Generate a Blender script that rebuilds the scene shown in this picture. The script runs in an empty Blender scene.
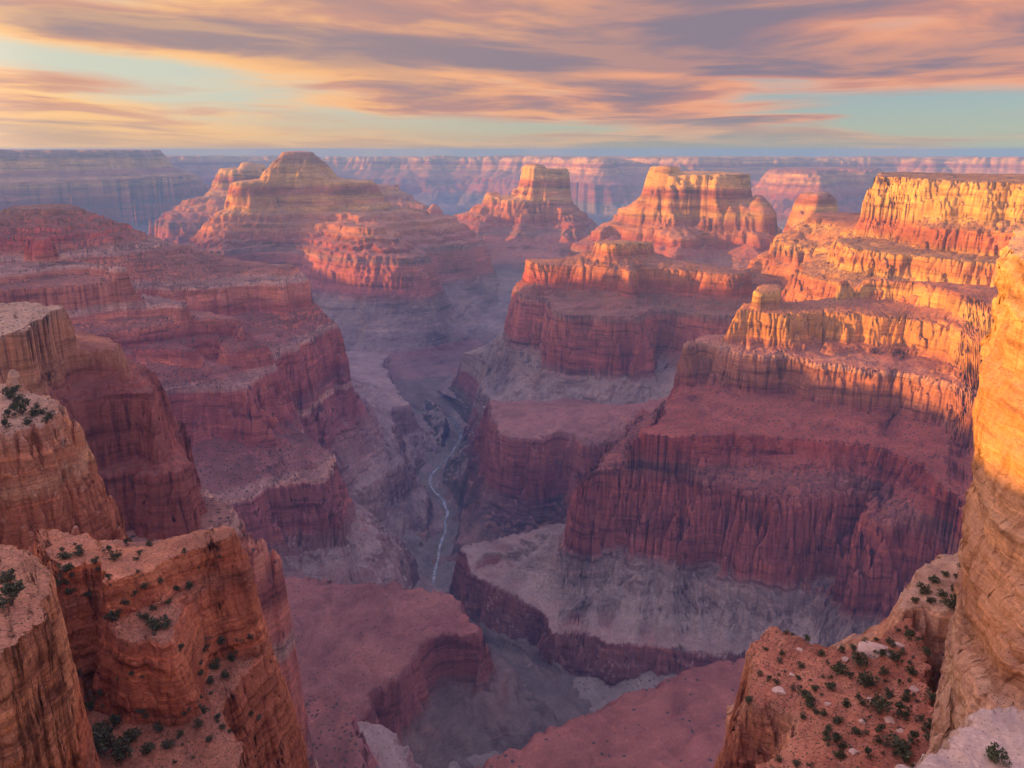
import bpy, math, random
import numpy as np
from mathutils import Vector

SC = bpy.context.scene
COL = SC.collection

# ------------------------------------------------------------------ camera
F = 803.7                      # focal length in pixels of a 1024 wide frame
TH = math.radians(16.23)       # pitch below the horizon
cam_d = bpy.data.cameras.new('camera')
cam_d.sensor_width = 36.0
cam_d.lens = F / 1024 * 36.0
cam_d.clip_start = 0.5
cam_d.clip_end = 90000
cam = bpy.data.objects.new('camera', cam_d)
COL.objects.link(cam)
cam.location = (0, 0, 0)
cam.rotation_euler = (math.pi / 2 - TH, 0, 0)
SC.camera = cam

# ------------------------------------------------------------------ sun and sky
SUN_AZ = math.radians(-92)    # bearing of the sun from +Y, clockwise positive
SUN_EL = math.radians(8.0)
sun_pos = Vector((math.sin(SUN_AZ) * math.cos(SUN_EL), math.cos(SUN_AZ) * math.cos(SUN_EL), math.sin(SUN_EL)))
sl = bpy.data.lights.new('sun', 'SUN')
sl.energy = 5.0
sl.angle = math.radians(0.5)
sl.color = (1.0, 0.475, 0.06)
sun = bpy.data.objects.new('sun', sl)
COL.objects.link(sun)
sun.rotation_euler = (-sun_pos).to_track_quat('-Z', 'Y').to_euler()

SC.view_settings.view_transform = 'Standard'
SC.view_settings.look = 'None'
SC.view_settings.gamma = 1.0
SC.view_settings.use_curve_mapping = False
SC.view_settings.exposure = 1.12
SC.cycles.use_denoising = True
SC.cycles.max_bounces = 6
SC.cycles.volume_bounces = 1
SC.cycles.diffuse_bounces = 3


FILL = (6.4, 5.3, 8.4)


class NT:
    """small helper for building node trees"""
    def __init__(self, tree):
        self.t = tree
        tree.nodes.clear()

    def n(self, typ, **kw):
        nd = self.t.nodes.new(typ)
        for k, v in kw.items():
            setattr(nd, k, v)
        return nd

    def put(self, sock, v):
        if hasattr(v, 'is_output') or isinstance(v, bpy.types.NodeSocket):
            self.t.links.new(v, sock)
        else:
            sock.default_value = v

    def math(self, op, a, b=0.0, c=None, clamp=False):
        nd = self.n('ShaderNodeMath', operation=op, use_clamp=clamp)
        self.put(nd.inputs[0], a)
        self.put(nd.inputs[1], b)
        if c is not None:
            self.put(nd.inputs[2], c)
        return nd.outputs[0]

    def mapr(self, v, a, b, c=0.0, d=1.0, smooth=True):
        nd = self.n('ShaderNodeMapRange', clamp=True)
        nd.interpolation_type = 'SMOOTHSTEP' if smooth else 'LINEAR'
        self.put(nd.inputs[0], v)
        for i, q in enumerate((a, b, c, d)):
            self.put(nd.inputs[i + 1], q)
        return nd.outputs[0]

    def mix(self, f, a, b, blend='MIX'):
        nd = self.n('ShaderNodeMix', data_type='RGBA', blend_type=blend)
        self.put(nd.inputs[0], f)
        self.put(nd.inputs[6], a if not isinstance(a, tuple) else (*a[:3], 1))
        self.put(nd.inputs[7], b if not isinstance(b, tuple) else (*b[:3], 1))
        return nd.outputs[2]

    def comb(self, x, y, z):
        nd = self.n('ShaderNodeCombineXYZ')
        for i, q in enumerate((x, y, z)):
            self.put(nd.inputs[i], q)
        return nd.outputs[0]

    def noise(self, vec, scale, detail=4, rough=0.55, dist=0.0):
        nd = self.n('ShaderNodeTexNoise')
        self.put(nd.inputs['Vector'], vec)
        nd.inputs['Scale'].default_value = scale
        nd.inputs['Detail'].default_value = detail
        nd.inputs['Roughness'].default_value = rough
        nd.inputs['Distortion'].default_value = dist
        return nd.outputs[0]

    def ramp(self, f, stops, interp='LINEAR'):
        nd = self.n('ShaderNodeValToRGB')
        cr = nd.color_ramp
        cr.interpolation = interp
        while len(cr.elements) > 1:
            cr.elements.remove(cr.elements[-1])
        cr.elements[0].position = stops[0][0]
        cr.elements[0].color = (*stops[0][1], 1)
        for p, c in stops[1:]:
            e = cr.elements.new(p)
            e.color = (*c, 1)
        self.put(nd.inputs[0], f)
        return nd.outputs[0]

    def n_add(self, v, w, s):
        nd = self.n('ShaderNodeVectorMath', operation='MULTIPLY_ADD')
        self.put(nd.inputs[0], w)
        nd.inputs[1].default_value = (s, s, s)
        self.put(nd.inputs[2], v)
        return nd.outputs[0]

    def noise_col(self, vec, scale):
        nd = self.n('ShaderNodeTexNoise')
        self.put(nd.inputs['Vector'], vec)
        nd.inputs['Scale'].default_value = scale
        nd.inputs['Detail'].default_value = 3
        return nd.outputs[1]

    def vmul(self, v, s):
        nd = self.n('ShaderNodeVectorMath', operation='MULTIPLY')
        self.put(nd.inputs[0], v)
        nd.inputs[1].default_value = s
        return nd.outputs[0]


def build_world():
    w = bpy.data.worlds.new('World')
    SC.world = w
    w.use_nodes = True
    k = NT(w.node_tree)
    sky = k.n('ShaderNodeTexSky', sky_type='NISHITA')
    sky.sun_disc = False
    sky.sun_elevation = SUN_EL
    sky.sun_rotation = SUN_AZ
    sky.altitude = 2000
    tc = k.n('ShaderNodeTexCoord')
    sep = k.n('ShaderNodeSeparateXYZ')
    k.put(sep.inputs[0], tc.outputs['Generated'])
    x, y, z = sep.outputs
    az = k.math('ARCTAN2', x, y)
    zz = k.math('MAXIMUM', z, 0.0)
    # cloud deck in softened perspective: streaks widen with height
    den = k.math('ADD', zz, 0.11)
    u = k.math('DIVIDE', az, den)
    v = k.math('DIVIDE', -1.0, den)
    sk = k.math('MULTIPLY_ADD', u, 0.10, k.math('MULTIPLY', v, 1.0))
    w0 = k.noise(k.comb(k.math('MULTIPLY', u, 0.45), k.math('MULTIPLY', v, 0.5), 1.7), 1.0, 3, 0.5)
    skw = k.math('MULTIPLY_ADD', w0, 1.5, sk)
    big = k.noise(k.comb(k.math('MULTIPLY', u, 0.34), k.math('MULTIPLY', skw, 0.46), 3.3), 1.0, 6, 0.52, 0.15)
    fine = k.noise(k.comb(k.math('MULTIPLY', u, 0.95), k.math('MULTIPLY', skw, 1.7), 8.1), 1.0, 8, 0.55, 0.25)
    fld = k.math('ADD', k.math('MULTIPLY', big, 0.82), k.math('MULTIPLY', fine, 0.18))
    # the evening's main banks and gaps: bearing, height, half widths, tilt, weight
    banks = [(-0.40, 0.121, 0.30, 0.017, -0.018, 0.24), (0.33, 0.095, 0.42, 0.034, -0.018, 0.24), (-0.30, 0.045, 0.5, 0.020, -0.004, 0.06),
             (-0.43, 0.086, 0.09, 0.005, -0.005, -0.10), (-0.03, 0.080, 0.09, 0.008, -0.012, -0.10), (0.50, 0.040, 0.22, 0.014, 0.0, -0.16), (0.15, 0.026, 0.4, 0.010, 0.0, -0.12),
             (0.28, 0.033, 0.10, 0.004, 0.003, 0.18), (0.24, 0.078, 0.14, 0.004, -0.006, -0.12)]
    for a0, e0, ra, re_, tl, wt in banks:
        dx = k.math('DIVIDE', k.math('SUBTRACT', az, a0), ra)
        dy = k.math('DIVIDE', k.math('SUBTRACT', k.math('SUBTRACT', z, e0), k.math('MULTIPLY', dx, tl)), re_)
        q = k.math('ADD', k.math('MULTIPLY', dx, dx), k.math('MULTIPLY', dy, dy))
        g = k.math('POWER', 2.718, k.math('MULTIPLY', q, -1.0))
        fld = k.math('MULTIPLY_ADD', g, wt, fld)
    cover = k.mapr(fld, 0.40, 0.56)
    thick = k.mapr(fld, 0.49, 0.66)
    side = k.mapr(az, -0.50, 0.28)
    hor = k.mix(side, (5.4, 3.3, 1.9), (2.7, 3.0, 2.5))
    up = k.mix(side, (4.5, 4.4, 3.5), (2.1, 2.8, 3.1))
    clear = k.mix(k.mapr(z, 0.0, 0.07), hor, up)
    clear = k.mix(0.15, clear, sky.outputs[0])
    warm = k.mix(side, (7.4, 4.0, 1.5), (6.4, 2.6, 1.4))
    warm = k.mix(k.mapr(fine, 0.42, 0.60), warm, k.mix(side, (5.2, 2.5, 1.6), (4.2, 1.8, 1.45)))
    grey = k.mix(side, (2.5, 1.75, 1.8), (1.75, 1.35, 1.75))
    grey = k.mix(k.mapr(fine, 0.40, 0.60), k.mix(0.30, grey, warm), grey)
    cc = k.mix(thick, warm, grey)
    cover = k.math('MULTIPLY', cover, k.mapr(z, 0.0, 0.05, 0.35, 0.95))
    col = k.mix(cover, clear, cc)
    # mauve brightness added overhead, out of frame, as fill for shaded rock
    col = k.mix(k.mapr(z, 0.19, 0.6), col, FILL)
    # the afterglow round the sun, out of frame on the left
    toward = k.math('COSINE', k.math('SUBTRACT', az, SUN_AZ))
    glow = k.math('MULTIPLY', k.mapr(toward, 0.42, 1.0), k.mapr(z, 0.75, 0.0))
    col = k.mix(glow, col, (29.0, 18.0, 12.0))
    # the darker blue side of the sky away from it
    col = k.mix(k.math('MULTIPLY', k.mapr(toward, -0.7, -1.0), 0.6), col, (2.2, 2.2, 3.6))
    bg = k.n('ShaderNodeBackground')
    k.put(bg.inputs[0], col)
    bg.inputs[1].default_value = 0.070
    out = k.n('ShaderNodeOutputWorld')
    k.put(out.inputs[0], bg.outputs[0])


build_world()

# ------------------------------------------------------------------ picture geometry
CT, ST = math.cos(TH), math.sin(TH)


def ray(px, py):
    u, v = (px - 512) / F, (384 - py) / F
    return u, CT + v * ST, -ST + v * CT


def P(z, *pts):
    """points seen at these pixels on the level z"""
    o = []
    for px, py in pts:
        a, b, c = ray(px, py)
        t = z / c
        o.append((a * t, b * t))
    return o


def shift(dx, pts):
    return [(x + dx, y) for x, y in pts]


def Q(*pts):
    """points on the bearing of a pixel at a horizontal distance r"""
    o = []
    for px, py, r in pts:
        a, b, c = ray(px, py)
        h = math.hypot(a, b)
        o.append((a / h * r, b / h * r))
    return o


# ------------------------------------------------------------------ noise
_rs = np.random.RandomState(11)
PERM = np.concatenate([_rs.permutation(256)] * 3).astype(np.int32)
_ga = np.linspace(0, 2 * np.pi, 256, endpoint=False)
GX, GY = np.cos(_ga).astype(np.float32), np.sin(_ga).astype(np.float32)
_g3 = _rs.normal(size=(256, 3))
_g3 = (_g3 / np.linalg.norm(_g3, axis=1)[:, None]).astype(np.float32)


def perlin2(x, y, seed=0):
    x = np.asarray(x, np.float64) + seed * 17.31
    y = np.asarray(y, np.float64) + seed * 7.77
    xi = np.floor(x)
    yi = np.floor(y)
    fx = (x - xi).astype(np.float32)
    fy = (y - yi).astype(np.float32)
    X = xi.astype(np.int64) & 255
    Y = yi.astype(np.int64) & 255
    u = fx * fx * fx * (fx * (fx * 6 - 15) + 10)
    v = fy * fy * fy * (fy * (fy * 6 - 15) + 10)
    p0, p1 = PERM[X], PERM[X + 1]
    a, b, c, d = PERM[p0 + Y], PERM[p1 + Y], PERM[p0 + Y + 1], PERM[p1 + Y + 1]
    n00 = GX[a] * fx + GY[a] * fy
    n10 = GX[b] * (fx - 1) + GY[b] * fy
    n01 = GX[c] * fx + GY[c] * (fy - 1)
    n11 = GX[d] * (fx - 1) + GY[d] * (fy - 1)
    a0 = n00 + u * (n10 - n00)
    a1 = n01 + u * (n11 - n01)
    return (a0 + v * (a1 - a0)) * 1.5


def perlin3(x, y, z, seed=0):
    c = [np.asarray(q, np.float64) + seed * s for q, s in ((x, 13.7), (y, 5.31), (z, 9.13))]
    I = [np.floor(q) for q in c]
    f = [(q - i).astype(np.float32) for q, i in zip(c, I)]
    I = [i.astype(np.int64) & 255 for i in I]
    w = [q * q * q * (q * (q * 6 - 15) + 10) for q in f]
    r = 0
    for dx in (0, 1):
        for dy in (0, 1):
            for dz in (0, 1):
                h = PERM[PERM[PERM[I[0] + dx] + I[1] + dy] + I[2] + dz]
                g = _g3[h]
                val = g[..., 0] * (f[0] - dx) + g[..., 1] * (f[1] - dy) + g[..., 2] * (f[2] - dz)
                val = val * (w[0] if dx else 1 - w[0]) * (w[1] if dy else 1 - w[1]) * (w[2] if dz else 1 - w[2])
                r = r + val
    return r * 1.4


def fbm(x, y, octs=4, seed=0, gain=0.5):
    r, a, f = 0, 1.0, 1.0
    for i in range(octs):
        r = r + a * perlin2(x * f, y * f, seed + i * 3)
        a *= gain
        f *= 2.03
    return r


def crease(x, y, seed=0):
    """1 in narrow clefts, 0 on the rounded buttresses between them"""
    n = np.abs(perlin2(x, y, seed)) * 1.9
    return np.clip(1 - n, 0, 1) ** 2.6


# ------------------------------------------------------------------ landforms
def chaikin(pts, n=2, cap=1e9):
    p = np.array(pts, float)
    for _ in range(n):
        q = np.roll(p, -1, axis=0)
        L = np.linalg.norm(q - p, axis=1, keepdims=True) + 1e-9
        t = np.minimum(.24, cap / L)
        p = np.stack([p + (q - p) * t, q + (p - q) * t], 1).reshape(-1, 2)
        cap *= .5
    return p


def signed_dist(px, py, poly):
    """distance to a closed outline (positive inside) and arc length of the nearest point"""
    n = len(poly)
    best = np.full(px.shape, 1e18)
    arc = np.zeros(px.shape)
    ins = np.zeros(px.shape, bool)
    s = 0.0
    for i in range(n):
        ax, ay = poly[i]
        bx, by = poly[(i + 1) % n]
        dx, dy = bx - ax, by - ay
        L2 = dx * dx + dy * dy + 1e-9
        t = np.clip(((px - ax) * dx + (py - ay) * dy) / L2, 0, 1)
        d = (px - ax - t * dx) ** 2 + (py - ay - t * dy) ** 2
        m = d < best
        best = np.where(m, d, best)
        L = math.sqrt(L2)
        arc = np.where(m, s + t * L, arc)
        s += L
        if abs(dy) > 1e-9:
            c = (ay > py) != (by > py)
            ins ^= c & (px < (bx - ax) * (py - ay) / dy + ax)
    d = np.sqrt(best)
    return np.where(ins, d, -d), arc, s


class Lattice:
    def __init__(self, x0, y0, x1, y1, n=210):
        self.x0, self.y0 = x0, y0
        self.n = n
        self.dx = (x1 - x0) / (n - 1)
        self.dy = (y1 - y0) / (n - 1)
        self.X, self.Y = np.meshgrid(np.linspace(x0, x1, n), np.linspace(y0, y1, n))

    def locate(self, x, y):
        fx = np.clip((x - self.x0) / self.dx, 0, self.n - 1.001)
        fy = np.clip((y - self.y0) / self.dy, 0, self.n - 1.001)
        i = fx.astype(int)
        j = fy.astype(int)
        return i, j, fx - i, fy - j

    @staticmethod
    def sample(loc, f):
        i, j, a, b = loc
        return (f[j, i] * (1 - a) + f[j, i + 1] * a) * (1 - b) + (f[j + 1, i] * (1 - a) + f[j + 1, i + 1] * a) * b


def blur_cols(a, k):
    for _ in range(2):
        c = np.cumsum(np.pad(a, ((k + 1, k), (0, 0)), mode='edge'), axis=0)
        a = (c[2 * k + 1:] - c[:-2 * k - 1]) / (2 * k + 1)
    return a


def grid_mesh(name, V, na, nr, mat, cut=None):
    idx = np.arange(na * nr).reshape(na, nr)
    q = np.stack([idx[:-1, :-1], idx[1:, :-1], idx[1:, 1:], idx[:-1, 1:]], -1).reshape(-1, 4)
    if cut is not None:
        q = q[(V[q, 2] > cut).any(axis=1)]
        used = np.unique(q)
        new = np.full(len(V), -1)
        new[used] = np.arange(len(used))
        V, q = V[used], new[q]
    me = bpy.data.meshes.new(name)
    me.vertices.add(len(V))
    me.vertices.foreach_set('co', V.astype(np.float32).ravel())
    me.loops.add(q.size)
    me.loops.foreach_set('vertex_index', q.astype(np.int32).ravel())
    me.polygons.add(len(q))
    me.polygons.foreach_set('loop_start', (np.arange(len(q)) * 4).astype(np.int32))
    me.polygons.foreach_set('use_smooth', np.ones(len(q), bool))
    me.update(calc_edges=True)
    me.materials.append(mat)
    ob = bpy.data.objects.new(name, me)
    COL.objects.link(ob)
    return ob


def grid_normals(V):
    a = np.gradient(V, axis=0)
    b = np.gradient(V, axis=1)
    n = np.cross(a, b)
    n /= np.linalg.norm(n, axis=2, keepdims=True) + 1e-12
    return np.where(n[..., 2:3] < 0, -n, n)


SURF = {}      # name -> height function, used to seat shrubs and boulders


def landform(name, levels, mat, na=300, nr=300, seed=0, wl=26.0, fl=7.0, warp=8.0, s0=0.5, zmin=-1200,
             top=(0.02, 60.0, 1.5), ledge=1.5, ledge_h=9.0, gully=6.0, gl=45.0, rough=0.8, peaks=(), label=None,
             cat=None, group=None, kind=None, concave=0.0, tilt=None, pxr=(None, None), crag=0.0, key=None, reach=None, s1=2.2, lean=0.0, zref=0.0, rill=1.0, blk=1.0, carve=False, ctr=(0.0, 0.0)):
    traced = [i for i, l in enumerate(levels) if 'poly' in l]
    cap = 1.6 * fl + 0.5
    polys = {i: chaikin(levels[i]['poly'], 2, cap) for i in traced}
    pk = [(chaikin(p, 2, cap), a, b, w) for p, a, b, w in peaks]
    allp = np.concatenate(list(polys.values()))
    grow = max([0] + [l['off'][1] for l in levels if 'off' in l])
    fall = max(0.0, (levels[0]['z'] - zmin))
    if reach is None:
        grow += fall / s0
    else:
        grow += min(fall / s0, reach + max(0, fall - s0 * reach) / s1)
    lo, hi = allp.min(0) - grow - 30, allp.max(0) + grow + 30
    lat = Lattice(lo[0], lo[1], hi[0], hi[1])
    F_ = {}
    for i in traced:
        sd, arc, tot = signed_dist(lat.X, lat.Y, polys[i])
        ng = max(4, round(tot / gl))
        a = arc / tot * 2 * np.pi
        R = ng / (2 * np.pi)
        g = perlin2(np.cos(a) * R, np.sin(a) * R, seed + 40) + 0.5 * perlin2(np.cos(a) * R * 2.3, np.sin(a) * R * 2.3, seed + 47)
        F_[i] = (sd, g)
    PKF = [signed_dist(lat.X, lat.Y, p)[0] for p, *_ in pk]

    def height(x, y):
        wx = x + warp * (fbm(x / (wl * 5), y / (wl * 5), 3, seed))
        wy = y + warp * (fbm(x / (wl * 5), y / (wl * 5), 3, seed + 21))
        loc = lat.locate(wx, wy)
        vv = np.clip(0.65 + 0.9 * fbm(x / (wl * 7), y / (wl * 7), 2, seed + 33), 0.15, 1.4)
        cr = vv * crease(x / wl, y / wl, seed + 3) * 0.85 + 0.45 * crease(x / (wl * .42), y / (wl * .42), seed + 5)
        bb = fbm(x / (wl * 2.2), y / (wl * 2.2), 3, seed + 9) + 0.55 * perlin2(x / (wl * 5.5), y / (wl * 5.5), seed + 19)
        zb = 3.0 * perlin2(x / 260, y / 260, seed + 30)
        base = {}
        for i in traced:
            base[i] = (Lattice.sample(loc, F_[i][0]), Lattice.sample(loc, F_[i][1]))
        sds, gs = [], []
        for i, l in enumerate(levels):
            k = l.get('fl', 1.0)
            if 'poly' in l:
                s, g = base[i]
                s = s + fl * k * (0.9 * bb - 1.7 * cr + .3)
            else:
                r, d = l['off']
                s, g = base[r]
                s = s + d + fl * k * (0.8 * bb - 1.2 * cr + .3) + min(d * 0.45, 14.0) * bb
            if sds:
                s = np.minimum(s, sds[-1] - 0.6)
            sds.append(s)
            gs.append(g)
        zl = []
        for i, l in enumerate(levels):
            gap = min([abs(l['z'] - levels[j]['z']) for j in (i - 1, i + 1) if 0 <= j < len(levels)] or [0])
            zl.append(l['z'] + min(0.16 * gap, 9.0) * perlin2(x / (wl * 9), y / (wl * 9), seed + 80 + 2 * i))
        s = sds[0]
        drop = np.maximum(-s, 0)
        if concave:
            drop = concave * (1 - np.exp(-drop / concave))
        z = zl[0] - s0 * drop
        if reach is not None:
            z = z - (s1 - s0) * np.maximum(drop - reach, 0)
        z = z - gully * np.abs(gs[0]) * np.clip(drop / 60.0, 0, 1)
        n = len(levels)
        for i, l in enumerate(levels):
            m = sds[i] > 0
            if i < n - 1:
                t = sds[i] / (sds[i] + np.maximum(-sds[i + 1], 0) + 1e-6)
                t = np.clip(t, 0, 1)
                z1 = zl[i + 1]
                p = l.get('p', 1.0)
                tt = t ** p
                st = l.get('steps', 0)
                if st:
                    q = tt * st + 0.35 * bb
                    fr = q - np.floor(q)
                    sm = np.clip((fr - 0.66) / 0.24, 0, 1)
                    sm = sm * sm * (3 - 2 * sm)
                    q2 = (np.floor(q) + 0.38 * fr + 0.62 * sm - 0.35 * bb) / st
                    tt = np.clip(q2 * np.clip(t * 12, 0, 1), 0, 1)
                zi = zl[i] + (z1 - zl[i]) * tt
                if l.get('gully'):
                    gg = np.abs(gs[i])
                    zi = zi - l['gully'] * gg * (4 * t * (1 - t))
            else:
                zi = zl[i] + top[0] * np.minimum(sds[i], top[1]) + top[2] * (bb + 0.4) * np.clip(sds[i] / 6, 0, 1)
            z = np.where(m, zi, z)
        for f, (pp, za, zt, w) in zip(PKF, pk):
            s = Lattice.sample(loc, f) + fl * 0.5 * (0.8 * bb - 0.8 * cr + .2)
            t = np.clip((s + w) / w, 0, 1)
            zi = za + (zt - za) * t ** 0.9 + 0.06 * np.clip(s, 0, 40)
            z = np.where(s > -w, np.maximum(z, zi), z)
        if tilt is not None:
            z = z + tilt[0] * (x - tilt[2]) + tilt[1] * (y - tilt[3])
        z = z - rill * wl * .1 * np.clip(1 - 1.5 * np.abs(perlin2(wx / (wl * 1.9), wy / (wl * 1.9), seed + 90)), 0, 1) ** 3
        z = z + zb * 0.4 + rough * fbm(x / (wl * .5), y / (wl * .5), 3, seed + 60)
        if carve:
            rd, lev = river_dist(x + 10 * fbm(x / 70, y / 70, 3, 4), y + 10 * fbm(x / 70, y / 70, 3, 8))
            z = np.minimum(z, lev - 7 + 0.50 * np.maximum(rd - 14, 0) + 3.5 * np.maximum(rd - 42, 0) + 2.5 * fbm(x / 25, y / 25, 3, 6) * np.clip(rd / 40, 0, 1))
        return np.maximum(z, zmin - 30.0)

    # bearings and distances that the landform spans
    ang = np.arctan2(allp[:, 0] - ctr[0], allp[:, 1] - ctr[1])
    rad = np.hypot(allp[:, 0] - ctr[0], allp[:, 1] - ctr[1])
    ga = grow / max(rad.min(), 60)
    a0, a1 = ang.min() - ga, ang.max() + ga
    if pxr[0] is not None:
        a0 = max(a0, math.atan((pxr[0] - 512) / 837))
    if pxr[1] is not None:
        a1 = min(a1, math.atan((pxr[1] - 512) / 837))
    r0, r1 = max(rad.min() - grow, 20), rad.max() + min(grow, 350)
    nf = int(nr * 1.7)
    A = np.linspace(a0, a1, na)
    Rf = np.geomspace(r0, r1, nf)
    AA, RR = np.meshgrid(A, Rf, indexing='ij')
    H = height(ctr[0] + RR * np.sin(AA), ctr[1] + RR * np.cos(AA))
    slope = np.abs(np.gradient(H, axis=1)) / np.abs(np.gradient(RR, axis=1))
    w = np.sqrt(1 + 2.5 * slope ** 2) * np.gradient(RR, axis=1) / RR ** 0.6
    w = blur_cols(w, 6)
    cw = np.cumsum(w, axis=1)
    cw = (cw - cw[:, :1]) / (cw[:, -1:] - cw[:, :1])
    tq = np.linspace(0, 1, nr)
    R2 = np.empty((na, nr))
    for i in range(na):
        R2[i] = np.interp(tq, cw[i], Rf)
    X, Y = ctr[0] + R2 * np.sin(A)[:, None], ctr[1] + R2 * np.cos(A)[:, None]
    H2 = height(X, Y)
    V = np.stack([X, Y, H2], -1)
    N = grid_normals(V)
    steep = np.clip((0.80 - N[..., 2]) / 0.4, 0, 1)
    if ledge:
        zz = H2 + ledge_h * .5 * perlin2(X / (ledge_h * 20), Y / (ledge_h * 20), seed + 70)
        off = 0
        for hs, am in ((1.0, 1.0), (0.34, 0.42)):
            h = ledge_h * hs
            q = zz / h + 0.35 * perlin2(zz / h * .45, zz * 0 + .5, seed + 71)
            b = np.floor(q)
            wbx = X / (h * 2.6) + 0.6 * perlin2(X / (h * 5), Y / (h * 5), seed + 72)
            wby = Y / (h * 2.6) + 0.6 * perlin2(X / (h * 5), Y / (h * 5), seed + 73)
            bi = b.astype(np.int64)
            r1_ = PERM[bi & 255]
            ix = np.floor(wbx + r1_ / 256.0).astype(np.int64)
            iy = np.floor(wby + r1_ / 97.0).astype(np.int64)
            r2_ = PERM[(PERM[(r1_ + ix) & 255] + iy) & 255]
            off = off + am * (0.6 * (r1_ / 127.5 - 1) + blk * 0.5 * (r2_ / 127.5 - 1))
        sx = perlin3(X / (ledge_h * 14), Y / (ledge_h * 14), zz / ledge_h, seed + 1)
        off = off * 0.8 + 0.5 * np.tanh(sx * 2.2)
        V[..., 0] += N[..., 0] * off * ledge * steep
        V[..., 1] += N[..., 1] * off * ledge * steep
    if crag:
        for sc_, am in ((1.0, 1.0), (0.42, 0.55), (0.16, 0.30)):
            d = perlin3(X / (crag * 6 * sc_), Y / (crag * 6 * sc_), H2 / (crag * 6 * sc_), seed + 5)
            d = (0.3 - np.abs(d) * 1.6) * am * crag * 0.5
            V += N * (d * (0.25 + 0.75 * steep))[..., None]
    if lean:
        V[..., 0] += lean * (np.maximum(V[..., 2], zref) - zref)
    ob = grid_mesh(name, V.reshape(-1, 3), na, nr, mat, cut=zmin - 29.5)
    if label:
        ob['label'] = label
        ob['category'] = cat or name.replace('_', ' ')
    if group:
        ob['group'] = group
    if kind:
        ob['kind'] = kind
    SURF[key or ob.name] = height
    return ob


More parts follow.
